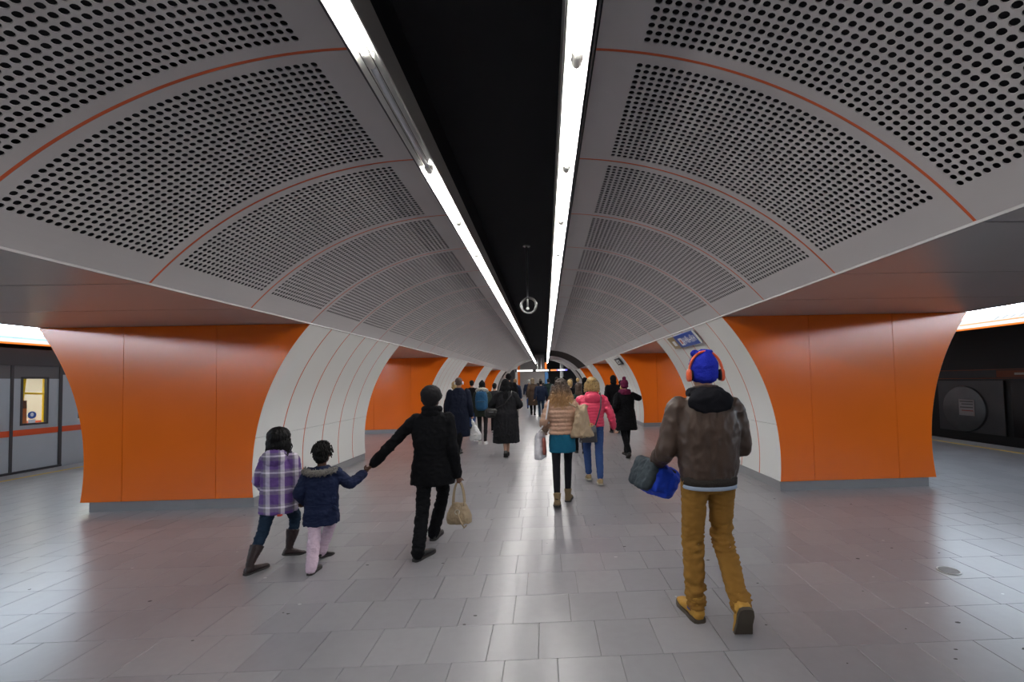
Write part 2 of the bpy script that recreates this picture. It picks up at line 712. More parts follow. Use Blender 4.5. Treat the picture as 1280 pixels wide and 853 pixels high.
def tile_geo(mb, x0, x1, y0, y1):
    gx, gy, c = 0.0017, 0.0007, 0.0016
    a = [(x0 + gx, y0 + gy, -0.012), (x1 - gx, y0 + gy, -0.012), (x1 - gx, y1 - gy, -0.012), (x0 + gx, y1 - gy, -0.012)]
    b_ = [(x, y, -0.0015) for x, y, z in a]
    t = [(x0 + gx + c, y0 + gy + c, 0), (x1 - gx - c, y0 + gy + c, 0), (x1 - gx - c, y1 - gy - c, 0), (x0 + gx + c, y1 - gy - c, 0)]
    fs = [(8, 9, 10, 11)]
    for i in range(4):
        j = (i + 1) % 4
        fs += [(i, j, j + 4, i + 4), (i + 4, j + 4, j + 8, i + 8)]
    mb.add(a + b_ + t, fs)


rng = random.Random(3)
tiles = []
k = -6
while k < 26:
    y0 = ROWY + k * ROWH
    x = -9.38 - rng.random() * 0.2
    while x < 9.38:
        wd = rng.choice((0.30, 0.34, 0.36, 0.36, 0.385))
        tiles.append((max(x, -9.38), min(x + wd, 9.38), y0, y0 + ROWH))
        x += wd
    k += 1
tiles = [t for t in tiles if t[1] - t[0] > 0.03]


def vis(t):
    p = px_of((t[0] + t[1]) / 2, (t[2] + t[3]) / 2, 0)
    return p is not None and -15 < p[0] < 1295 and p[1] < 868


seen = sorted([t for t in tiles if vis(t)], key=lambda t: ((t[0] + t[1]) / 2 - CAMX) ** 2 * 0.15 + ((t[2] + t[3]) / 2) ** 2)
near = set(seen[:300])
rest = MB()
for t in tiles:
    if t in near:
        mb = MB()
        cx, cy = (t[0] + t[1]) / 2, (t[2] + t[3]) / 2
        tile_geo(mb, t[0] - cx, t[1] - cx, t[2] - cy, t[3] - cy)
        o = obj('tile', mb.mesh('tile', None), m_tile, floor)
        o.location = (cx, cy, 0)
    else:
        tile_geo(rest, *t)
o = rest.build('tile_field', m_tile, floor, smooth=None)
o['kind'] = 'stuff'

# trodden specks of dirt
for nm, mt_, n_ in (('dark_specks', mat('speck_dark', (0.05, 0.045, 0.045), 0.8), 70), ('pale_specks', mat('speck_pale', (0.55, 0.54, 0.55), 0.7), 40)):
    mb = MB()
    for i in range(n_):
        cx, cy = rng.uniform(-4, 4.5), 2.1 + 6 * rng.random() ** 1.6
        rr_ = rng.uniform(0.004, 0.013)
        ph = rng.uniform(0, 6)
        pts = [(cx + rr_ * (0.7 + 0.5 * rng.random()) * math.cos(t) * 1.5, cy + rr_ * (0.7 + 0.5 * rng.random()) * math.sin(t), 0.0006) for t in [2 * PI * k / 8 for k in range(8)]]
        mb.add(pts, [tuple(range(8))])
    o = mb.build(nm, mt_, floor, smooth=None)
    o['kind'] = 'stuff'

# small floor lid ring
r = thing('floor_lid', 'small round metal lid in the floor right of the walking man', 'lid', (3.18 + CAMX, 3.44, 0))
MB().torus((3.525, 3.44, 0.001), 0.072, 0.007, (0, 0, 1), 32, 8).build('rim', m_alu, r)
MB().loft([(0.0005, 3.525, 3.44, 0.067, 0.067), (0.004, 3.525, 3.44, 0.066, 0.066)], 32, 2).build('cover', mat('lid_grey', (0.2, 0.19, 0.19), 0.45, metal=0.5), r)

# ------------------------------------------------------------------ fluorescent rows
LX, LZ = 0.545, 3.285
TY0 = 2.25 - 4 * 1.185
NT = 37
for s, nm in ((-1, 'left'), (1, 'right')):
    r = thing('light_row', '%s row of fluorescent tubes along the black ceiling recess' %
              ('fully lit right-hand' if s > 0 else 'left-hand, one tube dark,'), 'light', (s * LX, TY0, LZ), 'fluorescent rows')
    yA, yZ = TY0 - 0.05, TY0 + NT * 1.185 + 0.05
    x = s * LX
    # trough: back, two flared wings
    prof = [(-0.062, -0.005), (-0.030, 0.052), (0.030, 0.052), (0.062, -0.005), (0.066, -0.003), (0.034, 0.058), (-0.034, 0.058), (-0.066, -0.003)]
    MB().prism([(x + a, LZ + b_) for a, b_ in prof], yA, yZ).build('reflector', m_refl, r)
    MB().box((x - 0.05, yA, LZ + 0.06), (x + 0.05, yZ, LZ + 0.13)).build('housing', m_alu, r)
    wx = x - s * 0.075
    MB().box((wx - 0.004, yA, LZ - 0.02), (wx + 0.004, yZ, LZ + 0.16)).build('side_rail', mat('rail_grey', (0.5, 0.49, 0.46), 0.4, metal=0.3), r)
    wx = x + s * 0.085
    MB().box((wx - 0.006, yA, LZ + 0.02), (wx + 0.006, yZ, LZ + 0.14)).build('side_rail', mat('rail_dark', (0.06, 0.06, 0.065), 0.5), r)
    m_gapline = mat('gap_line_dark', (0.05, 0.035, 0.04), 0.6)
    for dx in (-0.026, 0.026):  # thin dark rods added as the gap lines between tube and reflector
        MB().tube([(x + dx, yA, LZ - 0.006), (x + dx, yZ, LZ - 0.006)], 0.0022, 6).build('gap_line', m_gapline, r)
    tm = MB().tube([(0, 0.055, 0), (0, 1.13, 0)], 0.0165, 10).mesh('tube', 50)
    tm.materials.append(m_tube)
    dm = MB().tube([(0, 0.055, 0), (0, 1.13, 0)], 0.0165, 10).mesh('tube', 50)
    dm.materials.append(m_deadtube)
    cb = MB().tube([(0, -0.035, -0.002), (0, 0.03, -0.002)], 0.025, 12)
    cb.box((-0.032, -0.012, -0.002), (0.032, 0.012, 0.03))
    cm = cb.mesh('tube_holder', 40)
    cm.materials.append(m_clamp)
    for k in range(NT):
        dead = (s < 0 and k == 4)
        o = obj('tube', dm if dead else tm, None, r)
        if dead: o['label'] = 'unlit grey tube'
        o.location = (0, k * 1.185, 0)
        o = obj('tube_holder', cm, None, r)
        o.location = (0, k * 1.185, 0)

# hanging ring fixture in the recess
r = thing('hanging_loop', 'round loop on a thin pole hanging from the black ceiling', 'fixture', (0.03, 8.4, 3.0))
m_steel = mat('steel', (0.45, 0.45, 0.44), 0.3, metal=0.9)
MB().tube([(0.03, 8.4, 4.22), (0.03, 8.4, 2.98)], 0.018, 12).build('pole', m_steel, r)
MB().torus((0.05, 8.4, 3.05), 0.145, 0.025, (0.1, 1, 0.0), 40, 10).build('loop', mat('loop_grey', (0.18, 0.18, 0.18), 0.25, metal=0.7), r)
MB().loft([(4.2, 0.03, 8.4, 0.07, 0.07), (4.22, 0.03, 8.4, 0.07, 0.07)], 20, 2).build('ceiling_plate', m_steel, r)
MB().sell((0.03, 8.385, 2.985), (0.032, 0.032, 0.028)).build('lamp_head', mat('white_plastic', (0.75, 0.75, 0.72), 0.3), r)
# ------------------------------------------------------------------ side platforms
m_sideceil = mat('platform_vault_grey', (0.42, 0.41, 0.40), 0.5, var=0.05)
m_trackwall = mat('track_wall_black', (0.006, 0.006, 0.007), 0.5, var=0.3, vscale=1.5)
for s, nm in ((-1, 'left'), (1, 'right')):
    mb = MB()
    n = 20
    t0 = math.acos((OC - OPX) / OR)
    for k in range(n):
        a, b_ = t0 + (PI / 2 - t0) * k / n, t0 + (PI / 2 - t0) * (k + 1) / n
        q = [(s * (OC - OR * math.cos(t)), y, OZ + OR * math.sin(t)) for t, y in ((a, YB), (b_, YB), (b_, YE), (a, YE))]
        mb.add(q, [(0, 1, 2, 3)])
    mb.add([(s * OC, YB, OZ + OR), (s * 9.9, YB, OZ + OR), (s * 9.9, YE, OZ + OR), (s * OC, YE, OZ + OR)], [(0, 1, 2, 3)])
    o = struct(mb.build('ceiling', m_sideceil))
    o['label'] = 'grey curved ceiling over the %s platform' % nm
    mb = MB()
    mb.box((s * 13.6, YB, -1.2), (s * 13.8, YE + 2, 3.7))
    mb.box((s * 9.9, YB, 3.6), (s * 13.6, YE + 2, 3.75))
    mb.box((s * 10.0, YB, -1.3), (s * 13.6, YE + 2, -1.2))
    struct(mb.build('wall_' + nm, m_trackwall))
    mb = MB()
    mb.box((s * 10.02, YB, -1.2), (s * 10.0, YE + 2, -0.02))
    struct(mb.build('trim_%d' % (3 if s < 0 else 4), m_dark))
    # luminous band over the platform edge
    r = thing('light_band', 'glowing white information band over the %s platform edge' % ('train-side' if s < 0 else 'empty-track'), 'light',
              (s * 10.02, 8, 2.53), 'luminous bands')
    prof = [(9.972, 2.758), (9.980, 2.758), (10.068, 2.998), (10.06, 3.00)]
    MB().prism([(s * a, b_) for a, b_ in prof], YB, YE).build('light_panel', m_band, r)
    prof = [(9.90, 2.56), (9.908, 2.56), (9.979, 2.755), (9.971, 2.757)]
    MB().prism([(s * a, b_) for a, b_ in prof], YB, YE).build('info_strip', m_info, r)
    prof = [(9.910, 2.56), (10.02, 2.56), (10.18, 2.99), (10.070, 3.00)]
    MB().prism([(s * a, b_) for a, b_ in prof], YB, YE).build('case', m_dark, r)
    prof = [(9.885, 2.535), (10.02, 2.535), (10.02, 2.560), (9.885, 2.560)]
    MB().prism([(s * a, b_) for a, b_ in prof], YB, YE).build('edge_strip', m_bandline, r)
    mb = MB()
    mb.prism([(s * a, b_) for a, b_ in ((10.03, 3.0), (10.2, 2.99), (10.2, 3.6), (10.03, 3.6))], YB, YE)
    mb.build('mounting', m_dark, r)
    # thin line diagram on the band
    e = 0.005
    def bp(f, off=e): return (s * (9.90 + 0.16 * f - off), 2.56 + 0.44 * f)
    a, b_ = bp(0.17), bp(0.235)
    mb = MB()
    y0d, y1d = (5.0, 9.75) if s > 0 else (4.0, 12.0)
    mb.add([(a[0], y0d, a[1]), (a[0], y1d, a[1]), (b_[0], y1d, b_[1]), (b_[0], y0d, b_[1])], [(0, 1, 2, 3)])
    o = mb.build('route_line', mat('band_pale_orange', (1, 0.42, 0.2), 0.4, emis=0.42, ecol=(1, 0.38, 0.16)) if s > 0 else
                 mat('band_pale_blue', (0.5, 0.8, 1.0), 0.4, emis=0.34, ecol=(0.5, 0.78, 1.0)), r)
    if s > 0:
        mk = mat('band_grey_print', (0.3, 0.3, 0.32), 0.5, emis=0.25, ecol=(0.8, 0.8, 0.85))
        for i in range(6):
            yy = 8.95 - i * 0.16
            a, b_ = bp(0.28), bp(0.43)
            mb = MB().add([(a[0], yy, a[1]), (a[0], yy + 0.03, a[1]), (b_[0], yy - 0.07, b_[1]), (b_[0], yy - 0.10, b_[1])], [(0, 1, 2, 3)])
            mb.build('station_name', mk, r)

# things on the wall across the empty track
r = thing('track_sign', 'dark band with orange lines and an orange box on the far track wall', 'sign', (13.58, 13, 1.4))
MB().box((13.58, 4, 1.33), (13.6, 30, 1.66)).build('backing', mat('sign_black', (0.015, 0.015, 0.02), 0.4), r)
m_ol = mat('dull_orange', (0.22, 0.045, 0.008), 0.5)
for z in (1.36, 1.62):
    MB().box((13.572, 4, z), (13.582, 30, z + 0.022)).build('line', m_ol, r)
MB().box((13.568, 9.0, 1.40), (13.582, 12.4, 1.60)).build('name_plate', m_ol, r)
MB().box((13.563, 9.3, 1.47), (13.569, 11.9, 1.53)).build('lettering', mat('dull_white', (0.5, 0.45, 0.4), 0.5), r)
r = thing('metal_plate', 'grey metal panel with a round shape on the far track wall', 'plate', (13.55, 13.2, -0.3))
m_pan = mat('dull_panel', (0.09, 0.09, 0.094), 0.4, metal=0.4, var=0.25, vscale=2)
MB().box((13.54, 12.2, -0.3), (13.59, 14.3, 1.3)).build('plate', m_pan, r)
mb = MB()
mb.rings([[(13.54 - d, 13.4 + q * math.cos(t), 0.42 + q * math.sin(t)) for t in [2 * PI * i / 40 for i in range(40)]] for d, q in ((0.0, 0.72), (0.05, 0.70), (0.07, 0.58))])
mb.build('disc', mat('disc_grey', (0.15, 0.15, 0.155), 0.35, metal=0.5, var=0.2), r)
MB().box((13.45, 13.0, 0.22), (13.46, 13.5, 0.72)).build('notice', mat('notice_paper', (0.42, 0.40, 0.40), 0.6), r)
for i, (z, c) in enumerate(((0.64, (0.1, 0.1, 0.1)), (0.56, (0.1, 0.1, 0.1)), (0.46, (0.1, 0.1, 0.1)), (0.36, (0.35, 0.08, 0.06)))):
    MB().box((13.446, 13.04, z), (13.451, 13.46 - 0.05 * (i % 2), z + 0.03)).build('print_line', mat('print_%d' % i, c, 0.6), r)
r = thing('track_poster', 'dark poster box beside the grey panel on the far track wall', 'poster', (13.56, 10.5, -0.2))
MB().box((13.56, 9.3, -0.3), (13.595, 12.0, 1.28)).build('board', mat('poster_black', (0.018, 0.018, 0.02), 0.25), r)
MB().box((13.54, 10.55, -0.3), (13.565, 10.62, 1.28)).build('post', mat('poster_frame', (0.05, 0.05, 0.052), 0.4), r)

# ------------------------------------------------------------------ train
TX = -10.12
train = thing('subway_train', 'silver subway train with red stripe standing at the left platform', 'train', (TX, 8.5, -1.0))
m_silver = mat('train_silver', (0.44, 0.47, 0.51), 0.35, metal=0.15, var=0.04)
m_tdark = mat('train_dark', (0.05, 0.05, 0.055), 0.35)
m_tgrey = mat('train_anthracite', (0.12, 0.12, 0.125), 0.3)
m_red = mat('train_red', (0.75, 0.09, 0.02), 0.35)
m_beige = mat('interior_beige', (0.55, 0.50, 0.42), 0.5)
m_ypole = mat('yellow_pole', (1.0, 0.66, 0.015), 0.3)
m_glass = glass('window_glass')
doors = [4.45, 8.93, 13.4, 17.9]
wins = [(5.6, 7.75), (10.15, 12.2), (14.6, 16.7)]
mb = MB()
ops = sorted([(d - 0.86, d + 0.86, 0.0, 2.16) for d in doors] + [(a, b_, 0.98, 1.92) for a, b_ in wins])
y = 2.0
for a, b_, z0, z1 in ops:
    mb.box((TX - 0.07, y, -0.9), (TX, a, 1.95))
    mb.box((TX - 0.07, a, -0.9), (TX, b_, z0 - 0.02))
    if z1 < 2: mb.box((TX - 0.07, a, z1), (TX, b_, 1.95))
    y = b_
mb.box((TX - 0.07, y, -0.9), (TX, 19.5, 1.95))
mb.build('car_side', m_silver, train)
mb = MB()
mb.box((TX - 0.07, 2, 2.16), (TX + 0.004, 19.5, 2.46))
for (a, b_) in [(2, doors[0] - 0.86)] + [(doors[i] + 0.86, doors[i + 1] - 0.86) for i in range(3)] + [(doors[3] + 0.86, 19.5)]:
    mb.box((TX - 0.07, a, 1.95), (TX + 0.002, b_, 2.16))
mb.build('upper_band', m_tdark, train)
mb = MB()
mb.prism([(TX - 0.02, 2.46), (TX - 0.35, 2.62), (TX - 2.3, 2.62), (TX - 2.66, 2.46)], 2, 19.5)
mb.box((TX - 2.7, 2, -0.9), (TX - 2.63, 19.5, 2.46))
mb.box((TX - 2.7, 2, -0.9), (TX, 2.07, 2.46))
mb.box((TX - 2.7, 19.43, -0.9), (TX, 19.5, 2.46))
mb.build('roof_shell', m_tdark, train)
MB().box((TX - 2.63, 2.07, -0.05), (TX - 0.07, 19.43, 0.0)).build('cabin_floor', m_tgrey, train)
MB().box((TX - 2.60, 2.07, 0.0), (TX - 2.58, 19.43, 2.2)).build('inner_lining', m_beige, train)
MB().box((TX - 2.6, 2.07, 2.2), (TX - 0.07, 19.43, 2.24)).build('inner_ceiling', m_beige, train)
MB().box((TX - 1.5, 2.2, 2.17), (TX - 1.2, 19.3, 2.2)).build('ceiling_lamp', emit('train_lamp', (1, 0.93, 0.8), 10.0), train)
MB().box((TX - 0.03, 2, 0.72), (TX + 0.004, doors[0] - 0.9, 0.84)).build('stripe', m_red, train)
for a, b_ in [(doors[i] + 0.9, doors[i + 1] - 0.9) for i in range(3)]:
    MB().box((TX - 0.03, a, 0.72), (TX + 0.004, b_, 0.84)).build('stripe', m_red, train)
for a, b_ in wins:
    o = MB().box((TX - 0.045, a, 0.98), (TX - 0.035, b_, 1.92)).build('window_pane', m_glass, train)
    f = MB()
    f.box((TX - 0.05, a, 0.98), (TX + 0.004, a + 0.03, 1.92)).box((TX - 0.05, b_ - 0.03, 0.98), (TX + 0.004, b_, 1.92))
    f.box((TX - 0.05, a, 0.98), (TX + 0.004, b_, 1.01)).box((TX - 0.05, a, 1.89), (TX + 0.004, b_, 1.92))
    f.build('window_frame', m_tdark, o)
for d in doors:
    for q in (-1, 1):
        ya, yb = (d - 0.83, d - 0.025) if q < 0 else (d + 0.025, d + 0.83)
        wa, wb = ya + 0.13, yb - 0.20
        mb = MB()
        mb.box((TX - 0.05, ya, 0.02), (TX - 0.005, wa, 1.86)).box((TX - 0.05, wb, 0.02), (TX - 0.005, yb, 1.86))
        mb.box((TX - 0.05, wa, 0.02), (TX - 0.005, wb, 0.93))
        dr = mb.build('door', m_silver, train)
        MB().box((TX - 0.05, ya, 1.86), (TX - 0.004, yb, 2.12)).build('upper_panel', m_tgrey, dr)
        MB().box((TX - 0.01, ya, 0.72), (TX - 0.001, yb, 0.84)).build('stripe', m_red, dr)
        MB().box((TX - 0.035, wa, 0.93), (TX - 0.025, wb, 1.86)).build('window_pane', m_glass, dr)
        f = MB()
        for bx in (((wa - 0.01, 0.92), (wa + 0.03, 1.9)), ((wb - 0.03, 0.92), (wb + 0.01, 1.9)), ((wa, 0.92), (wb, 0.96)), ((wa, 1.86), (wb, 1.9))):
            f.box((TX - 0.05, bx[0][0], bx[0][1]), (TX + 0.0, bx[1][0], bx[1][1]))
        f.build('window_frame', m_tdark, dr)
    f = MB()
    f.box((TX - 0.06, d - 0.89, -0.02), (TX + 0.012, d - 0.83, 2.17)).box((TX - 0.06, d + 0.83, -0.02), (TX + 0.012, d + 0.89, 2.17))
    f.box((TX - 0.06, d - 0.89, 2.12), (TX + 0.012, d + 0.89, 2.18)).box((TX - 0.06, d - 0.89, -0.04), (TX + 0.02, d + 0.89, 0.03))
    f.box((TX - 0.06, d - 0.025, 0.0), (TX + 0.006, d + 0.025, 2.14))
    f.build('door_frame', m_tdark, train)
    for yy, t_ in ((d - 0.42, 0.05), (d + 0.33, 0.07), (d + 0.74, 0.0)):
        MB().tube([(TX - 0.2, yy + t_, 2.15), (TX - 0.2, yy, 1.45), (TX - 0.2, yy, 0.05)], 0.034, 10).build('grab_pole', m_ypole, train)
    MB().tube([(TX - 0.2, d + 0.33, 1.57), (TX - 0.2, d + 0.74, 1.55)], 0.022, 10).build('grab_bar', m_ypole, train)
    o = MB().box((TX - 0.17, d + 0.24, 0.92), (TX - 0.10, d + 0.34, 1.26)).build('call_box', mat('box_orange', (0.55, 0.16, 0.05), 0.4), train)
    MB().box((TX - 0.18, d + 0.25, 1.26), (TX - 0.10, d + 0.34, 1.42)).build('box_head', m_tdark, o)
    dr = MB()
    dr.rings([[(TX - 0.02 + k, d + 0.36 + 0.075 * math.cos(t), 1.12 + 0.075 * math.sin(t)) for t in [2 * PI * i / 24 for i in range(24)]] for k in (0, 0.003)])
    o = dr.build('sticker', mat('sticker_blue', (0.05, 0.13, 0.5), 0.5), train)
    MB().sell((TX - 0.016, d + 0.36, 1.13), (0.002, 0.03, 0.04)).build('sticker_figure', mat('sticker_white', (0.85, 0.85, 0.9), 0.5), o)
    MB().box((TX - 0.02, d + 0.30, 0.96), (TX - 0.017, d + 0.42, 1.03)).build('sticker', MATS['sticker_white'], train)
    MB().box((TX - 0.02, d - 0.5, 0.96), (TX - 0.017, d - 0.2, 1.1)).build('sticker', MATS['sticker_white'], train)
for a, b_ in wins:
    o = MB().box((TX - 2.5, a, 0.35), (TX - 2.05, b_, 0.47)).build('bench_seat', mat('seat_red', (0.45, 0.06, 0.03), 0.6), train)
    MB().box((TX - 2.57, a, 0.47), (TX - 2.47, b_, 0.86)).build('bench_back', MATS['seat_red'], o)

# ------------------------------------------------------------------ signs on the right pillars
m_sblue = mat('sign_blue', (0.02, 0.07, 0.38), 0.35)
m_swhite = mat('sign_white', (0.8, 0.8, 0.8), 0.4)
m_stan = mat('sign_tan', (0.33, 0.24, 0.12), 0.5)


def on_arc(z, off): # point just off the white cladding on the right
    x = ix(z)
    n = Vector((x - VC, 0, z - VZ)).normalized()
    return x - n.x * off, z - n.z * off


def arc_plate(mb, y0, y1, z0, z1, off, th):
    a, b_ = on_arc(z0, off), on_arc(z1, off)
    c, d = on_arc(z1, off + th), on_arc(z0, off + th)
    mb.prism([a, b_, c, d], y0, y1)
    return mb


r = thing('wall_sign', 'blue sign with white marks at the top of the nearest right pillar', 'sign', (ix(2.3), 7.8, 2.2))
arc_plate(MB(), 7.18, 8.22, 2.19, 2.40, 0.03, 0.02).build('blue_board', m_sblue, r)
arc_plate(MB(), 8.22, 8.62, 2.19, 2.40, 0.03, 0.02).build('tan_board', m_stan, r)
arc_plate(MB(), 8.32, 8.48, 2.24, 2.33, 0.05, 0.004).build('arrow_mark', m_swhite, r)
arc_plate(MB(), 7.14, 7.18, 2.19, 2.40, 0.03, 0.024).build('end_strip', m_swhite, r)
arc_plate(MB(), 7.90, 8.08, 2.22, 2.35, 0.05, 0.003).build('logo_square', m_swhite, r)
arc_plate(MB(), 7.95, 8.02, 2.25, 2.32, 0.053, 0.003).build('logo_mark', mat('sign_red', (0.6, 0.08, 0.04), 0.4), r)
for y0, y1, z0, z1 in ((7.80, 7.88, 2.23, 2.34), (7.68, 7.76, 2.25, 2.34), (7.60, 7.66, 2.24, 2.36), (7.46, 7.57, 2.24, 2.33), (7.36, 7.43, 2.24, 2.36), (7.25, 7.33, 2.25, 2.34)):
    mb = MB()
    arc_plate(mb, y0, y0 + 0.022, z0, z1, 0.05, 0.003)
    arc_plate(mb, y1 - 0.022, y1, z0, z1, 0.05, 0.003)
    arc_plate(mb, y0, y1, (z0 + z1) / 2 - 0.011, (z0 + z1) / 2 + 0.011, 0.05, 0.003)
    mb.build('letter_mark', m_swhite, r)
mb = MB()
for yy in (7.3, 8.4):
    arc_plate(mb, yy, yy + 0.04, 2.25, 2.34, -0.002, 0.034)
mb.build('bracket', m_alu, r)
r = thing('direction_sign', 'small black framed sign at the top of the second right pillar', 'sign', (ix(2.3), 15.3, 2.2))
arc_plate(MB(), 14.75, 15.75, 2.12, 2.34, 0.03, 0.02).build('frame', mat('sign_frame', (0.03, 0.03, 0.035), 0.4), r)
arc_plate(MB(), 15.0, 15.5, 2.17, 2.29, 0.05, 0.004).build('face', m_swhite, r)
arc_plate(MB(), 15.15, 15.35, 2.20, 2.26, 0.054, 0.004).build('arrow_mark', MATS['sign_frame'], r)
mb = MB()
for yy in (14.85, 15.6):
    arc_plate(mb, yy, yy + 0.04, 2.2, 2.28, -0.002, 0.034)
mb.build('bracket', m_alu, r)

# ------------------------------------------------------------------ far end
m_rim = mat('portal_rim', (0.55, 0.54, 0.53), 0.4)
m_conc = mat('concourse_grey', (0.50, 0.47, 0.46), 0.5, var=0.08)
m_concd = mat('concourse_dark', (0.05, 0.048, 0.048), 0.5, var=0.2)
mb = MB()
n = 30
for s in (-1, 1):
    zz = [0.0 + k * SPR / 12 for k in range(13)]
    pts = [(s * ix(max(z, PLZ)), z) for z in zz] + [(s * vx(TH1 + (TH0 - TH1) * k / n), vz(TH1 + (TH0 - TH1) * k / n)) for k in range(1, n + 1)]
    inn = [(x - 0.0 - s * 0.28 * min(1, abs(x) / 1.2), z - (0.10 if abs(x) < 2.6 else 0.0) * (1 if z > SPR else z / SPR)) for x, z in pts]
    for i in range(len(pts) - 1):
        a, b_, c, d = pts[i], pts[i + 1], inn[i + 1], inn[i]
        mb.add([(a[0], YE, a[1]), (b_[0], YE, b_[1]), (c[0], YE, c[1]), (d[0], YE, d[1]),
                (a[0], YE + 0.5, a[1]), (b_[0], YE + 0.5, b_[1]), (c[0], YE + 0.5, c[1]), (d[0], YE + 0.5, d[1])],
               [(0, 1, 2, 3), (7, 6, 5, 4), (3, 2, 6, 7), (0, 4, 5, 1)])
struct(mb.build('trim_5', m_rim))
mb = MB()
mb.box((-9.9, YE + 13.8, -0.1), (0.15, YE + 14, 4.3)).box((-2.4, YE + 7.6, 0), (0.25, YE + 7.8, 4.2))
struct(mb.build('wall_far', m_conc))
mb = MB()
mb.box((0.15, YE + 13.8, -0.1), (9.9, YE + 14, 4.3))
mb.box((9.8, YE, -0.1), (9.95, YE + 14, 4.3)).box((-9.95, YE, -0.1), (-9.8, YE + 14, 4.3))
mb.box((-3.6, YE + 4.0, 0), (-2.5, YE + 13.8, 4.2))
struct(mb.build('wall_concourse', m_concd))
mb = MB()
mb.box((-9.9, YE + 6.0, 4.22), (9.9, YE + 14, 4.3)).box((-9.9, YE + 0.5, 3.5), (-0.68, YE + 6.0, 3.6)).box((0.68, YE + 0.5, 3.5), (9.9, YE + 6, 3.6))
mb.box((-9.9, YE + 0.0, 3.44), (-0.68, YE + 0.5, 4.2)).box((0.68, YE, 3.44), (9.9, YE + 0.5, 4.2))
o = struct(mb.build('ceiling', m_concd))
o['label'] = 'dark ceiling of the concourse at the far end'
mb = MB()
mb.box((-9.9, YB - 0.2, -0.1), (9.9, YB, 4.3))  # unseen wall added to enclose the light; the hall itself runs on
struct(mb.build('wall_added_back', m_conc))
r = thing('sign_bar', 'long glowing direction sign hanging across the far end of the hall', 'sign', (0, YE + 0.9, 2.4))
yS = YE + 0.9
for x0, x1, mt in ((-2.05, -0.72, emit('sign_glow_white', (1, 0.98, 0.95), 0.8)), (-0.45, 0.62, MATS['sign_glow_white']),
                   (0.78, 1.3, emit('sign_glow_orange', (1, 0.30, 0.10), 0.55)), (1.3, 2.2, emit('sign_glow_blue', (0.20, 0.18, 0.85), 0.5))):
    MB().box((x0, yS, 2.42), (x1, yS + 0.12, 2.55)).build('sign_box', mt, r)
MB().box((1.4, yS - 0.01, 2.44), (2.0, yS, 2.54)).build('lettering', MATS['sign_glow_white'], r)
MB().box((-2.2, yS + 0.02, 2.38), (2.25, yS + 0.10, 2.40)).build('carrier', m_dark, r)
for x in (-0.32, 0.0):
    MB().tube([(x, yS + 0.06, 2.4), (x, yS + 0.06, 3.5)], 0.03, 8).build('hanger', m_swhite, r)
for x in (-2.12, -0.65, -0.52, 0.7):
    MB().box((x - 0.06, yS, 2.38), (x + 0.06, yS + 0.13, 2.6)).build('end_cap', m_dark, r)
r = thing('column', 'white column in the dark right side of the far concourse', 'column', (1.9, 42, 0))
mb = MB().loft([(0.0, 1.9, 42, 0.22, 0.22), (0.25, 1.9, 42, 0.22, 0.22), (0.27, 1.9, 42, 0.17, 0.17), (4.2, 1.9, 42, 0.17, 0.17)], 20, 2)
mb.build('shaft', m_white, r)
MB().loft([(3.95, 1.9, 42, 0.17, 0.17), (4.1, 1.9, 42, 0.28, 0.28), (4.22, 1.9, 42, 0.28, 0.28)], 20, 2).build('capital', m_white, r)
r = thing('post', 'tall white and orange post at the left of the far concourse', 'post', (-2.2, 39.9, 0))
MB().box((-2.38, 39.8, 0), (-2.18, 40.0, 3.5)).build('white_face', m_white, r)
MB().box((-2.18, 39.82, 0.0), (-1.98, 40.0, 3.5)).build('orange_face', m_orange, r)
r = thing('banner', 'narrow blue and orange upright banner under the end of the right light row', 'banner', (0.42, 38.4, 0))
MB().tube([(0.42, 38.4, 0), (0.42, 38.4, 3.2)], 0.03, 8).build('pole', m_steel, r)
MB().box((0.30, 38.33, 1.25), (0.58, 38.38, 2.35)).build('blue_cloth', mat('banner_blue', (0.06, 0.2, 0.45), 0.5), r)
MB().box((0.28, 38.33, 2.62), (0.48, 38.38, 3.2)).build('orange_cloth', m_orange, r)
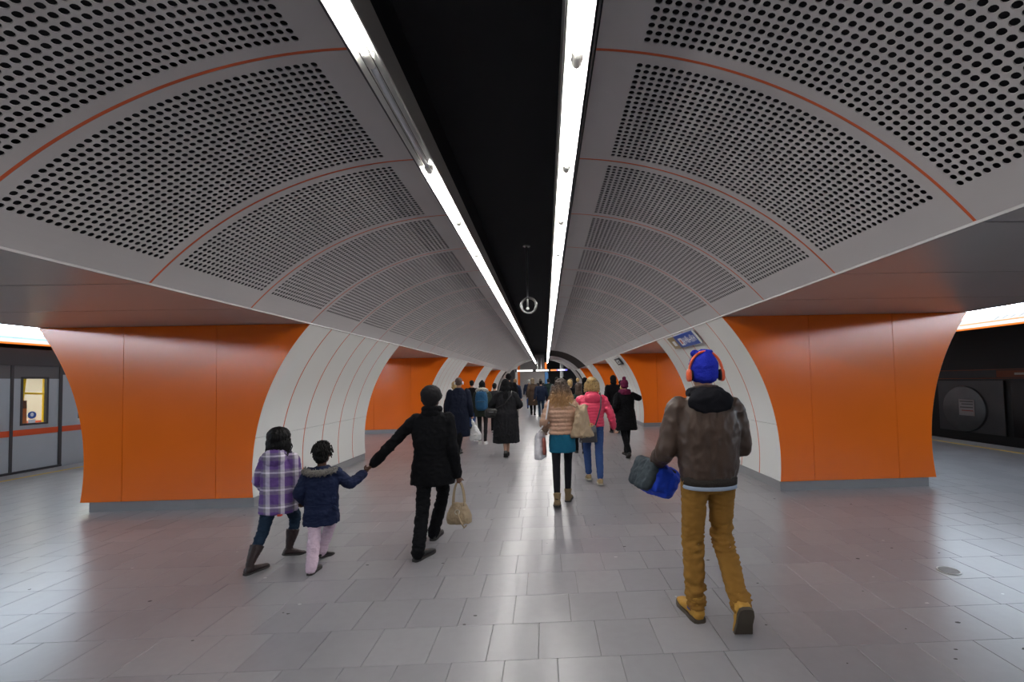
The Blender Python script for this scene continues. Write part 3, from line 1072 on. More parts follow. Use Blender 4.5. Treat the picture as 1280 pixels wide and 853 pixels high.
# ------------------------------------------------------------------ people
def remesh(mb, voxel, smooth=4, wr=None, seed=0):
    """merge closed pieces into one continuous smooth surface; wr=(amp, (sx,sy,sz)) adds cloth folds"""
    me = mb.mesh('tmp')
    o = bpy.data.objects.new('tmp', me)
    COL.objects.link(o)
    r_ = o.modifiers.new('r', 'REMESH')
    r_.mode = 'VOXEL'
    r_.voxel_size = voxel
    r_.adaptivity = 0
    if smooth:
        s_ = o.modifiers.new('s', 'SMOOTH')
        s_.factor = 0.5
        s_.iterations = smooth
    dg = bpy.context.evaluated_depsgraph_get()
    out = bpy.data.meshes.new_from_object(o.evaluated_get(dg))
    bpy.data.objects.remove(o)
    bpy.data.meshes.remove(me)
    if wr:
        amp, sc_ = wr[0], wr[1]
        n = len(out.vertices)
        co = np.empty(n * 3)
        out.vertices.foreach_get('co', co)
        no = np.empty(n * 3)
        out.vertices.foreach_get('normal', no)
        co = co.reshape(-1, 3)
        no = no.reshape(-1, 3)
        d = np.empty(n)
        for i in range(n):
            c = co[i]
            q = Vector((c[0] * sc_[0] + seed, c[1] * sc_[1], c[2] * sc_[2] + 0.35 * noise.noise(Vector(c * 5.0)) * sc_[2] * 0.12))
            v = noise.noise(q)
            f = 1.0
            if len(wr) > 2:
                f = 0.45 + 1.1 * math.exp(-((c[2] - wr[2][0]) / 0.09) ** 2) + 0.8 * math.exp(-((c[2] - wr[2][1]) / 0.10) ** 2)
            r1_ = 0.5 - abs(noise.noise(q * 1.7 + Vector((7, 3, 1)))) * 1.8
            r3_ = 0.5 - abs(noise.noise(q * 3.1 + Vector((2, 9, 4)))) * 1.8
            d[i] = amp * f * (0.6 * v + 0.7 * r1_ + 0.35 * r3_)
        co += no * d[:, None]
        out.vertices.foreach_set('co', co.ravel())
    out.polygons.foreach_set('use_smooth', [True] * len(out.polygons))
    out.update()
    return out


def ik(a, c, l1, l2, pole):
    a, c, pole = Vector(a), Vector(c), Vector(pole)
    d = c - a
    L = min(d.length, (l1 + l2) * 0.999)
    u = d.normalized()
    x = (l1 * l1 - l2 * l2 + L * L) / (2 * L)
    h = math.sqrt(max(l1 * l1 - x * x, 0))
    p = (pole - u * pole.dot(u)).normalized()
    return a + u * x + p * h, a + u * L


def shoe_pts(f, k):
    """transform of a foot: contact at the ball (heel up) or at the heel (toe up)"""
    pit = math.radians(f.get('pitch', 0))
    yaw = math.radians(f.get('yaw', 0))
    piv = Vector((0, 0, 0)) if pit >= 0 else Vector((0, -0.165 * k, 0))
    R = Matrix.Rotation(yaw, 3, 'Z') @ Matrix.Rotation(-pit, 3, 'X')
    base = Vector((f['x'], f['y'], f.get('z', 0)))
    def T(p):
        return base + (R @ (Vector(p) * k - piv)) + Matrix.Rotation(yaw, 3, 'Z') @ piv
    return T


def add_hand(mb, wrist, d, fwd, k, side, curl=0.5, seg=7):
    d = Vector(d).normalized()
    t = Vector(fwd)
    t = (t - d * t.dot(d)).normalized()            # thumb side
    n = d.cross(t) * side                          # palm normal
    w_ = Vector(wrist)
    L = 0.088 * k
    # palm
    rs = []
    for q, hw, hh in ((0, 0.026, 0.020), (0.3, 0.034, 0.017), (0.7, 0.042, 0.015), (1.0, 0.041, 0.012)):
        c = w_ + d * (L * q)
        ring = []
        for i in range(14):
            a = 2 * PI * i / 14
            ring.append(tuple(c + t * (hw * k * math.cos(a)) + n * (hh * k * math.sin(a))))
        rs.append(ring)
    mb.rings(rs)
    for off, ln, rr in ((0.030, 0.070, 0.0088), (0.010, 0.079, 0.009), (-0.011, 0.073, 0.0086), (-0.030, 0.057, 0.0076)):
        p = w_ + d * (L * 0.92) + t * (off * k)
        pts = [p]
        ang = 0.15
        for fr in (0.42, 0.32, 0.26):
            ang += curl * 1.15
            dd = d * math.cos(ang) + n * math.sin(ang)
            p = p + dd * (ln * fr * k)
            pts.append(p)
        mb.tube(pts, [rr * k, rr * k, rr * 0.92 * k, rr * 0.75 * k], seg)
    p = w_ + d * (L * 0.28) + t * (0.026 * k)
    d1 = (d * 0.65 + t * 0.65 + n * 0.25).normalized()
    d2 = (d * 0.9 + t * (0.35 - 0.3 * curl) + n * 0.45 * (0.4 + curl)).normalized()
    mb.tube([p, p + d1 * 0.035 * k, p + d1 * 0.035 * k + d2 * 0.03 * k, p + d1 * 0.035 * k + d2 * 0.055 * k],
            [0.0125 * k, 0.011 * k, 0.010 * k, 0.008 * k], seg)


def smooth_chain(a, b, c, ra, rb, rc, n=4):
    """points and radii along a bent limb"""
    a, b, c = Vector(a), Vector(b), Vector(c)
    P = [a, a.lerp(b, 0.35), a.lerp(b, 0.7), a.lerp(b, 0.92) * 0.94 + c * 0.06 if False else a.lerp(b, 0.92), b, b.lerp(c, 0.1), b.lerp(c, 0.35), b.lerp(c, 0.7), c]
    P[4] = (P[3] + P[4] * 2 + P[5]) / 4
    R = [ra, ra + (rb - ra) * 0.35, ra + (rb - ra) * 0.75, rb * 1.0, rb, rb, rb + (rc - rb) * 0.2, rb + (rc - rb) * 0.65, rc]
    return P, R


SKIN_D = (0.10, 0.045, 0.025)
SKIN_L = (0.52, 0.30, 0.21)
PERSONS = []


class Person:
    def __init__(s, label, x, y, H, rot=0, wid=1.0, feet=None, hip_dx=0.0, lean=0.03, arms=None, skin=SKIN_L, head_s=1.0, head_yaw=0.0,
                 head_tilt=0.0, detail=1, leg_f=0.49, seed=1, hipz=None, arm_s=1.0, group='people walking away through the hall', fem=False):
        s.k = k = H / 1.75
        s.H, s.detail, s.seed, s.lean, s.wid = H, detail, seed, lean, wid
        s.loc = Vector((x + CAMX, y, 0))
        s.rotz = math.radians(rot)
        s.fem = fem
        s.head_s = head_s
        # feet
        s.feet = feet or [dict(x=-0.09, y=0.12), dict(x=0.09, y=-0.15, pitch=28)]
        s.T = [shoe_pts(f, k * 1.12) for f in s.feet]
        s.ank = [T((0, -0.125, 0.085)) for T in s.T]
        s.l1 = s.l2 = leg_f * H / 2
        hz_ = 0.085 * k + 2 * s.l1
        hipw = 0.088 * k * wid
        hy = sum(f['y'] for f in s.feet) / 2 - 0.02 + 0.0
        hx = sum(f['x'] for f in s.feet) / 2 + hip_dx
        for q, a in enumerate(s.ank):
            dx = a.x - (hx + (-hipw, hipw)[q])
            dy = a.y - hy
            m_ = (2 * s.l1 * 0.995) ** 2 - dx * dx - dy * dy
            hz_ = min(hz_, a.z + math.sqrt(max(m_, 0.01)))
        if hipz: hz_ = hipz
        s.hip = Vector((hx, hy, hz_))
        s.hips = [s.hip + Vector((-hipw, 0, 0)), s.hip + Vector((hipw, 0, 0))]
        s.knee = []
        for q in range(2):
            kn, an = ik(s.hips[q], s.ank[q], s.l1, s.l2, (0.02 * (-1, 1)[q], 1, 0.05))
            s.knee.append(kn)
        # upper body; torso length to reach H
        head_h = 0.232 * k * head_s
        s.ztop = H
        s.zsh = H - head_h - 0.085 * k       # shoulder line
        s.zneck = H - head_h - 0.01 * k
        s.headc = s.at(0, 0.02 * k, H - head_h * 0.5)
        s.hr = head_h / 0.232 / k
        shw = (0.185 if not fem else 0.165) * k * wid
        s.sh = [s.at(-shw, 0, s.zsh - 0.02 * k), s.at(shw, 0, s.zsh - 0.02 * k)]
        s.ua, s.fa = 0.172 * H * arm_s, 0.150 * H * arm_s
        arms = arms or {}
        s.elb, s.wri, s.curl = [], [], []
        for q, sd in enumerate((-1, 1)):
            a = arms.get('LR'[q], {})
            if 'wrist' in a:
                tgt = Vector(a['wrist'])
            else:
                sw = math.radians(a.get('swing', -8 if q else 8))
                ab = math.radians(a.get('out', 9))
                ln = (s.ua + s.fa) * 0.985
                tgt = s.sh[q] + Vector((sd * math.sin(ab), math.sin(sw), -math.cos(sw) * math.cos(ab))).normalized() * ln
            e, w2 = ik(s.sh[q], tgt, s.ua, s.fa, a.get('pole', (sd * 0.35, -1, -0.1)))
            s.elb.append(e)
            s.wri.append(w2)
            s.curl.append(a.get('curl', 0.45))
        s.head_yaw, s.head_tilt = math.radians(head_yaw), math.radians(head_tilt)
        s.skin = skin
        s.build_body(label, group)
        PERSONS.append(s)

    def at(s, x, y, z):
        """point in the upper body that follows the forward lean"""
        return Vector((s.hip.x + x, s.hip.y + y + s.lean * (z - s.hip.z), z))

    def W(s, p):
        c, n = math.cos(s.rotz), math.sin(s.rotz)
        return Vector((s.loc.x + p[0] * c - p[1] * n, s.loc.y + p[0] * n + p[1] * c, p[2] + s.loc.z))

    def L(s, p):
        c, n = math.cos(s.rotz), math.sin(s.rotz)
        dx, dy = p[0] - s.loc.x, p[1] - s.loc.y
        return Vector((dx * c + dy * n, -dx * n + dy * c, p[2]))

    def vox(s, near, far):
        return near if s.detail else far

    def secs(s, lst):
        """(z, rx, ry[, dy]) in metres of this person -> loft sections following the lean"""
        out = []
        for q in lst:
            z, rx, ry = q[:3]
            p = s.at(0, q[3] if len(q) > 3 else 0, z)
            out.append((z, p.x, p.y, rx, ry))
        return out

    def headR(s):
        return Matrix.Rotation(s.head_yaw, 3, 'Z') @ Matrix.Rotation(s.head_tilt, 3, 'X')

    def hp(s, x, y, z):
        """head-local point, metres of a 1.75 m person, origin at head centre"""
        return s.headc + s.headR() @ (Vector((x, y, z)) * s.k * s.hr)

    def build_body(s, label, group):
        k, wd = s.k, s.wid
        mb = MB()
        hz_, zs = s.hip.z, s.zsh
        mb.loft(s.secs([(hz_ - 0.09 * k, 0.06 * k, 0.06 * k), (hz_ - 0.02 * k, 0.15 * k * wd, 0.105 * k), (hz_ + 0.06 * k, 0.155 * k * wd, 0.105 * k),
                        (hz_ + 0.2 * k, 0.13 * k * wd, 0.09 * k), (zs - 0.15 * k, 0.15 * k * wd, 0.105 * k), (zs - 0.03 * k, 0.16 * k * wd, 0.085 * k),
                        (zs + 0.03 * k, 0.085 * k, 0.065 * k), (zs + 0.05 * k, 0.058 * k, 0.055 * k)]), 20)
        nb = s.at(0, -0.005, zs)
        mb.tube([nb, s.hp(0, -0.02, -0.06)], [0.056 * k, 0.052 * k * s.hr], 12)
        for q in range(2):
            P, R = smooth_chain(s.sh[q], s.elb[q], s.wri[q], 0.052 * k, 0.040 * k, 0.028 * k)
            mb.tube(P, R, 10)
            P, R = smooth_chain(s.hips[q], s.knee[q], s.ank[q], 0.082 * k, 0.052 * k, 0.036 * k)
            mb.tube(P, R, 10)
            T = s.T[q]
            mb.tube([T((0, -0.135, 0.045)), T((0, -0.05, 0.045)), T((0, 0.01, 0.03)), T((0, 0.06, 0.022))], [0.032 * k, 0.032 * k, 0.026 * k, 0.016 * k], 10)
        # head
        sc_ = k * s.hr
        R_ = s.headR()
        mb.sell(s.hp(0, -0.008, 0.02), (0.075 * sc_, 0.094 * sc_, 0.096 * sc_), rot=R_)
        mb.sell(s.hp(0, 0.03, -0.055), (0.056 * sc_, 0.062 * sc_, 0.062 * sc_), rot=R_)
        mb.tube([s.hp(0, 0.088, 0.012), s.hp(0, 0.102, -0.018), s.hp(0, 0.085, -0.03)], [0.009 * sc_, 0.014 * sc_, 0.011 * sc_], 8)
        mb.tube([s.hp(-0.018, 0.083, -0.062), s.hp(0.018, 0.083, -0.062)], [0.010 * sc_, 0.010 * sc_], 8)
        mb.tube([s.hp(-0.04, 0.078, 0.022), s.hp(0, 0.088, 0.024), s.hp(0.04, 0.078, 0.022)], [0.009 * sc_, 0.009 * sc_, 0.009 * sc_], 8)
        for sd in (-1, 1):
            mb.sell(s.hp(sd * 0.078, -0.005, -0.012), (0.010 * sc_, 0.018 * sc_, 0.031 * sc_), rot=R_, seg=12, lat=8)
        for q, sd in enumerate((-1, 1)):
            if s.detail:
                add_hand(mb, s.wri[q], s.wri[q] - s.elb[q], (0, 1, 0.15), k, sd, s.curl[q], 8)
        me = remesh(mb, s.vox(0.0085, 0.016) * (k if s.detail else 1), 2)
        if not s.detail:
            hm = MB()
            for q, sd in enumerate((-1, 1)):
                add_hand(hm, s.wri[q], s.wri[q] - s.elb[q], (0, 1, 0.15), k, sd, s.curl[q], 5)
            o_ = len(me.vertices)
            vs = [tuple(v.co) for v in me.vertices] + hm.v
            fs = [tuple(p.vertices) for p in me.polygons] + [tuple(i + o_ for i in f) for f in hm.f]
            me2 = bpy.data.meshes.new('body')
            me2.from_pydata(vs, [], fs)
            me2.polygons.foreach_set('use_smooth', [True] * len(me2.polygons))
            bpy.data.meshes.remove(me)
            me = me2
        mt = mat('skin_%.2f' % s.skin[0], s.skin, 0.5, spec=0.35, var=0.08, vscale=8)
        s.root = obj('person', me, mt)
        s.root.location = s.loc
        s.root.rotation_euler = (0, 0, s.rotz)
        tag(s.root, label, 'person', group)
        # face: eyes and lips
        for sd in (-1, 1):
            mb = MB().sell(s.hp(sd * 0.031, 0.077, 0.004), (0.014 * sc_, 0.009 * sc_, 0.008 * sc_), rot=R_, seg=10, lat=6)
            e_ = s.part('eye', mb.mesh('eye', 180), mat('eye_white', (0.6, 0.58, 0.55), 0.2))
            mb = MB().sell(s.hp(sd * 0.031, 0.0835, 0.004), (0.006 * sc_, 0.004 * sc_, 0.006 * sc_), rot=R_, seg=8, lat=6)
            s.part('iris', mb.mesh('iris', 180), mat('iris_brown', (0.03, 0.018, 0.01), 0.2), e_)
        mb = MB()
        mb.tube([s.hp(-0.022, 0.090, -0.062), s.hp(0, 0.096, -0.060), s.hp(0.022, 0.090, -0.062)], [0.003 * sc_, 0.006 * sc_, 0.003 * sc_], 6)
        s.part('lips', mb.mesh('lips', 180), mat('lips_%.2f' % s.skin[0], tuple(c * 0.6 for c in s.skin), 0.4))

    def part(s, name, me, mt, parent=None, label=None):
        o = obj(name, me, mt, parent or s.root)
        if label: o['label'] = label
        return o

    # ---- clothing
    def legs(s, mt, name='trousers', r=(0.098, 0.070, 0.058), end=0.0, top=0.06, wr=(0.010, (9, 9, 22)), seat=1.0, label=None, stop=0.0):
        k = s.k
        mb = MB()
        hz_ = s.hip.z
        mb.loft(s.secs([(hz_ - 0.10 * k, 0.08 * k, 0.075 * k), (hz_ - 0.03 * k, 0.168 * k * s.wid * seat, 0.122 * k * seat), (hz_ + 0.03 * k, 0.170 * k * s.wid * seat, 0.122 * k * seat),
                        (hz_ + top * k + 0.05 * k, 0.158 * k * s.wid * seat, 0.112 * k * seat)]), 24)
        for q in range(2):
            an = s.ank[q].lerp(s.knee[q], stop)
            if end:
                an = an + (an - s.knee[q]).normalized() * end * k
            P, R = smooth_chain(s.hips[q], s.knee[q], an, r[0] * k * min(1.0, 0.4 + 0.6 * s.wid), r[1] * k, r[2] * k)
            mb.tube(P, R, 14)
        me = remesh(mb, s.vox(0.011 * k, 0.02), 4, wr, s.seed)
        return s.part(name, me, mt, label=label)

    def shoes(s, mt, sole=None, shaft=0.0, wide=1.0, label=None, tall=1.0, shaft_r=0.052):
        k = s.k
        sole = sole or mat('sole_dark', (0.03, 0.027, 0.025), 0.7)
        st = [(-0.176, 0.020, 0.045), (-0.165, 0.031, 0.072), (-0.13, 0.037, 0.088), (-0.08, 0.037, 0.080), (-0.03, 0.041, 0.062), (0.02, 0.043, 0.050),
              (0.06, 0.036, 0.042), (0.085, 0.024, 0.034), (0.094, 0.010, 0.026)]
        for q in range(2):
            T = s.T[q]
            rs = []
            for y, hw, zt in st:
                ring = []
                zt *= tall
                zb = 0.014
                for i in range(16):
                    a = 2 * PI * i / 16
                    c, n = math.cos(a), math.sin(a)
                    ring.append(tuple(T((hw * wide * math.copysign(abs(c) ** 0.7, c), y, (zt + zb) / 2 + (zt - zb) / 2 * math.copysign(abs(n) ** 0.8, n)))))
                rs.append(ring)
            mb = MB().rings(rs)
            if shaft:
                a = s.ank[q]
                up_ = (s.knee[q] - a).normalized()
                mb.tube([T((0, -0.118, 0.05)), a + up_ * 0.02 * k, a + up_ * shaft * k], [0.043 * k, 0.045 * k, shaft_r * k], 16, round_ends=False)
                me = remesh(mb, 0.009 * k if s.detail else 0.014, 2, (0.004, (20, 20, 30)), q)
            else:
                me = mb.mesh('shoe', 180)
            sh = s.part('shoe', me, mt, label=label)
            out = [(-0.18, 0.018), (-0.17, 0.032), (-0.13, 0.040), (-0.07, 0.038), (-0.02, 0.043), (0.03, 0.046), (0.065, 0.038), (0.09, 0.024), (0.099, 0.008)]
            pts = [(w_ * wide, y) for y, w_ in out] + [(-w_ * wide, y) for y, w_ in reversed(out)]
            n = len(pts)
            vs = [tuple(T((x, y, 0.0))) for x, y in pts] + [tuple(T((x, y, 0.020))) for x, y in pts]
            fs = [tuple(reversed(range(n))), tuple(range(n, 2 * n))] + [(i, (i + 1) % n, (i + 1) % n + n, i + n) for i in range(n)]
            mb = MB().add(vs, fs)
            s.part('sole', mb.mesh('sole', 40), sole, sh)

    def coat(s, mt, hem, hem_r, waist_r=None, chest=(0.20, 0.135), sh_rx=0.185, name='jacket', sleeve=(0.070, 0.060, 0.050), wr=(0.011, (8, 8, 12)),
             quilt=0.0, qn=0, collar=0.0, label=None, sleeves=True, waist_z=None, hem_dy=0.0, slen=1.0, vx_=None):
        k = s.k
        zs = s.zsh
        wz = waist_z if waist_z else s.hip.z + 0.17 * k
        ww = waist_r or (0.175 * k, 0.125 * k)
        L_ = [(hem, hem_r[0], hem_r[1], hem_dy)]
        if hem < s.hip.z - 0.05:
            t = (s.hip.z + 0.02 - hem) / max(wz - hem, 0.01)
            L_.append((s.hip.z + 0.02, hem_r[0] * 0.62 + max(ww[0], 0.178 * k * s.wid) * 0.38, hem_r[1] * 0.6 + ww[1] * 0.42, hem_dy * 0.5))
        if hem < wz - 0.04:
            L_.append((wz, ww[0], ww[1], 0))
        L_ += [(zs - 0.17 * k, chest[0] * k * s.wid, chest[1] * k, -0.004 * k), (zs - 0.06 * k, sh_rx * 1.04 * k * s.wid, 0.118 * k, -0.006 * k),
               (zs - 0.005 * k, sh_rx * 0.90 * k * s.wid, 0.095 * k, -0.008 * k), (zs + 0.035 * k, 0.115 * k * s.wid, 0.080 * k, -0.008 * k),
               (zs + 0.06 * k + collar, 0.078 * k, 0.074 * k, 0.0)]
        L_.sort(key=lambda q: q[0])
        # densify so folds and quilting have rows to work with
        D = []
        for a, b_ in zip(L_[:-1], L_[1:]):
            n = max(1, int((b_[0] - a[0]) / 0.012))
            for i in range(n):
                f = i / n
                f2 = f * f * (3 - 2 * f) * 0.5 + f * 0.5
                z = a[0] + (b_[0] - a[0]) * f
                g = [a[j] + (b_[j] - a[j]) * f2 for j in (1, 2, 3)]
                if quilt and z < zs - 0.03 * k:
                    ph = (z - hem) / (zs - hem) * qn
                    bulge = abs(math.sin(PI * ph)) ** 0.6
                    g[0] += quilt * (bulge - 0.7)
                    g[1] += quilt * (bulge - 0.7)
                D.append((z, g[0], g[1], g[2]))
        D.append(L_[-1])
        mb = MB().loft(s.secs(D), 32, 2.4)
        if sleeves:
            for q in range(2):
                wri = s.wri[q] + (s.elb[q] - s.wri[q]).normalized() * (0.012 * k) if slen == 1 else s.elb[q].lerp(s.wri[q], slen)
                P, R = smooth_chain(s.sh[q] + Vector((0, 0, -0.012 * k)), s.elb[q], wri, sleeve[0] * k, sleeve[1] * k, sleeve[2] * k)
                if quilt:
                    P2, R2 = [], []
                    for i in range(len(P) - 1):
                        for j in range(4):
                            P2.append(P[i].lerp(P[i + 1], j / 4))
                            R2.append(R[i] + (R[i + 1] - R[i]) * j / 4)
                    P2.append(P[-1])
                    R2.append(R[-1])
                    acc = 0
                    for i in range(len(P2)):
                        if i: acc += (P2[i] - P2[i - 1]).length
                        R2[i] += quilt * (abs(math.sin(PI * acc / (0.075 * k))) ** 0.6 - 0.7)
                    P, R = P2, R2
                mb.tube(P, R, 14)
        me = remesh(mb, s.vox(0.0105 * k, 0.019), 3 if not quilt else 1, wr, s.seed + 3)
        return s.part(name, me, mt, label=label)

    def hair(s, mt, pieces, strands=0, slen=0.1, name='hair', wave=0.0, vox=0.008, wr=(0.006, (40, 40, 8)), srad=0.005, mt2=None):
        """pieces: (x,y,z, rx,ry,rz) in head units"""
        k = s.k * s.hr
        mb = MB()
        for x, y, z, a, b_, c in pieces:
            mb.sell(s.hp(x, y, z), (a * k, b_ * k, c * k), rot=s.headR())
        me = remesh(mb, vox * k if s.detail else 0.014, 2, wr, s.seed)
        return s.part(name, me, mt)

    def strands(s, mt, n, z0, length, spread, wave=0.012, rad=0.0045, name='hair_strands', ymin=-1.0, ymax=0.3, r0=(0.083, 0.100), out=0.3, parent=None):
        """locks that run down from around the head"""
        rng_ = random.Random(s.seed)
        k = s.k * s.hr
        mb = MB()
        for i in range(n):
            a = rng_.uniform(0, 2 * PI)
            x, y = math.cos(a), math.sin(a)
            if y > ymax: continue
            p = Vector((x * r0[0], y * r0[1] - 0.008, z0 + rng_.uniform(-0.03, 0.03)))
            ln = length * rng_.uniform(0.75, 1.1)
            pts, rr = [], []
            ph = rng_.uniform(0, 6)
            for j in range(8):
                f = j / 7
                q = p + Vector((x * spread * f + wave * math.sin(ph + f * 9), y * spread * f * out + wave * math.cos(ph + f * 8) - 0.0 * f, -ln * f))
                pts.append(s.hp(*q))
                rr.append(rad * k * (1.2 - 0.8 * f))
            mb.tube(pts, rr, 5)
        return s.part(name, mb.mesh(name, 180), mt, parent)


def cloth(name, col, rough=0.85, var=0.12, vscale=14, bump=0.2, bscale=220, sheen=0.0, spec=0.12):
    return mat(name, col, rough, spec=spec, var=var, vscale=vscale, bump=bump, bscale=bscale, sheen=sheen)


def gradient_mat(name, stops, z0, z1, rough=0.5, nscale=30):
    """colour along object z with fibres (hair dyed lighter at the ends)"""
    mt = bpy.data.materials.new(name)
    mt.use_nodes = True
    nt = mt.node_tree
    b_ = nt.nodes['Principled BSDF']
    tc = nt.nodes.new('ShaderNodeTexCoord')
    sx = nt.nodes.new('ShaderNodeSeparateXYZ')
    nt.links.new(tc.outputs['Object'], sx.inputs[0])
    no = nt.nodes.new('ShaderNodeTexNoise')
    mp = nt.nodes.new('ShaderNodeMapping')
    mp.inputs['Scale'].default_value = (60, 60, 4)
    nt.links.new(tc.outputs['Object'], mp.inputs['Vector'])
    nt.links.new(mp.outputs[0], no.inputs['Vector'])
    no.inputs['Scale'].default_value = 1.0
    mr = nt.nodes.new('ShaderNodeMapRange')
    mr.inputs['From Min'].default_value = z0
    mr.inputs['From Max'].default_value = z1
    nt.links.new(sx.outputs['Z'], mr.inputs['Value'])
    ad = nt.nodes.new('ShaderNodeMath')
    ad.operation = 'MULTIPLY_ADD'
    nt.links.new(no.outputs['Fac'], ad.inputs[0])
    ad.inputs[1].default_value = 0.5
    nt.links.new(mr.outputs[0], ad.inputs[2])
    sb = nt.nodes.new('ShaderNodeMath')
    sb.operation = 'SUBTRACT'
    nt.links.new(ad.outputs[0], sb.inputs[0])
    sb.inputs[1].default_value = 0.25
    cr = nt.nodes.new('ShaderNodeValToRGB')
    el = cr.color_ramp.elements
    el[0].position, el[0].color = stops[0][0], (*stops[0][1], 1)
    el[1].position, el[1].color = stops[-1][0], (*stops[-1][1], 1)
    for p, c in stops[1:-1]:
        e_ = el.new(p)
        e_.color = (*c, 1)
    nt.links.new(sb.outputs[0], cr.inputs['Fac'])
    nt.links.new(cr.outputs['Color'], b_.inputs['Base Color'])
    b_.inputs['Roughness'].default_value = rough
    MATS[name] = mt
    return mt


def plaid_mat(name):
    mt = bpy.data.materials.new(name)
    mt.use_nodes = True
    nt = mt.node_tree
    b_ = nt.nodes['Principled BSDF']
    b_.inputs['Roughness'].default_value = 0.8
    tc = nt.nodes.new('ShaderNodeTexCoord')
    sx = nt.nodes.new('ShaderNodeSeparateXYZ')
    nt.links.new(tc.outputs['Object'], sx.inputs[0])

    def stripes(out, period, off, stops):
        a = nt.nodes.new('ShaderNodeMath')
        a.operation = 'MULTIPLY_ADD'
        nt.links.new(out, a.inputs[0])
        a.inputs[1].default_value = 1 / period
        a.inputs[2].default_value = off
        f = nt.nodes.new('ShaderNodeMath')
        f.operation = 'FRACT'
        nt.links.new(a.outputs[0], f.inputs[0])
        cr = nt.nodes.new('ShaderNodeValToRGB')
        cr.color_ramp.interpolation = 'CONSTANT'
        el = cr.color_ramp.elements
        el[0].position, el[0].color = 0, (*stops[0][1], 1)
        el[1].position, el[1].color = stops[1][0], (*stops[1][1], 1)
        for p, c in stops[2:]:
            e_ = el.new(p)
            e_.color = (*c, 1)
        nt.links.new(f.outputs[0], cr.inputs['Fac'])
        return cr.outputs['Color']
    pur, gry, wht = (0.12, 0.055, 0.24), (0.21, 0.19, 0.23), (0.85, 0.80, 0.88)
    h = stripes(sx.outputs['Z'], 0.150, 0.2, [(0, pur), (0.40, gry), (0.62, wht), (0.72, gry), (0.86, pur)])
    ad = nt.nodes.new('ShaderNodeMath')
    ad.operation = 'MULTIPLY_ADD'
    nt.links.new(sx.outputs['Y'], ad.inputs[0])
    ad.inputs[1].default_value = 0.75
    nt.links.new(sx.outputs['X'], ad.inputs[2])
    v = stripes(ad.outputs[0], 0.135, 0.45, [(0, pur), (0.45, gry), (0.60, wht), (0.88, pur)])
    mx = nt.nodes.new('ShaderNodeMix')
    mx.data_type = 'RGBA'
    mx.inputs['Factor'].default_value = 0.5
    nt.links.new(h, mx.inputs['A'])
    nt.links.new(v, mx.inputs['B'])
    nt.links.new(mx.outputs['Result'], b_.inputs['Base Color'])
    MATS[name] = mt
    return mt


m_sole = mat('sole_dark', (0.03, 0.027, 0.025), 0.7)
m_blackcloth = cloth('black_wool', (0.0055, 0.0055, 0.0065), 0.9)
m_blacktr = cloth('black_trouser', (0.005, 0.005, 0.006), 0.85)
m_blackleather = mat('black_leather', (0.012, 0.011, 0.011), 0.4, bump=0.1, bscale=120)
m_blackhair = mat('black_hair', (0.004, 0.0033, 0.003), 0.6, spec=0.2, bump=0.5, bscale=90, stretch=(1, 1, 0.25))
m_brownhair = mat('brown_hair', (0.06, 0.032, 0.018), 0.5, var=0.3, vscale=20, bump=0.5, bscale=90, stretch=(1, 1, 0.25))
m_blondhair = mat('blond_hair', (0.42, 0.28, 0.11), 0.5, var=0.7, vscale=55, bump=0.5, bscale=90, stretch=(1, 1, 0.25))
m_greyhair = mat('grey_hair', (0.3, 0.29, 0.27), 0.5, var=0.3, vscale=20)
m_darkjean = cloth('dark_jeans', (0.016, 0.032, 0.058), 0.85)
m_bluejean = cloth('blue_jeans', (0.035, 0.07, 0.19), 0.85)
m_navy = cloth('navy_cloth', (0.012, 0.018, 0.040), 0.85)

HAIR_SHORT = [(0, -0.028, 0.040, 0.083, 0.094, 0.090), (0, -0.055, -0.02, 0.072, 0.060, 0.07)]
HAIR_BOB = [(0, -0.032, 0.035, 0.092, 0.100, 0.10), (0, -0.055, -0.04, 0.092, 0.075, 0.085)]

# ---- the man in the leather jacket (nearest)
A = Person('man in brown leather jacket, mustard trousers and blue knit cap, nearest walker', 1.01, 2.90, 1.735,
           feet=[dict(x=-0.07, y=0.14, yaw=8), dict(x=0.175, y=-0.19, pitch=68, yaw=-3)], wid=1.0, lean=0.02, hip_dx=-0.01,
           arms={'L': dict(wrist=(-0.235, 0.20, 0.99), pole=(-0.15, -1, -0.2), curl=1.2), 'R': dict(wrist=(0.215, 0.24, 1.14), pole=(0.35, -1, -0.3), curl=1.0)}, seed=11)
m_leather = mat('brown_leather', (0.056, 0.034, 0.024), 0.45, spec=0.35, var=0.18, vscale=7, bump=0.15, bscale=26)
A.coat(m_leather, 0.930, (0.172, 0.124), (0.190, 0.138), chest=(0.213, 0.142), sh_rx=0.192, sleeve=(0.074, 0.072, 0.056), wr=(0.013, (8, 8, 6)), label='brown leather bomber jacket', waist_z=1.02)
mb = MB().loft(A.secs([(0.892, 0.168, 0.120), (0.897, 0.178, 0.130), (0.935, 0.181, 0.133), (0.955, 0.170, 0.120)]), 40)
A.part('waistband', mb.mesh('waistband', 180), cloth('rib_knit', (0.035, 0.029, 0.025), 0.9, bump=0.6, bscale=160), label='dark ribbed waistband')
mb = MB().loft(A.secs([(0.868, 0.164, 0.118), (0.872, 0.176, 0.128), (0.90, 0.176, 0.128), (0.91, 0.16, 0.112)]), 40)
A.part('shirt', mb.mesh('shirt', 180), cloth('pale_blue_cotton', (0.34, 0.40, 0.50)), label='pale blue shirt hem')
m_must = cloth('mustard_chino', (0.27, 0.135, 0.028), 0.8, var=0.15, vscale=9)
A.legs(m_must, r=(0.094, 0.070, 0.060), end=0.0, wr=(0.020, (6, 6, 22), (0.15, 0.5)), seat=0.94)
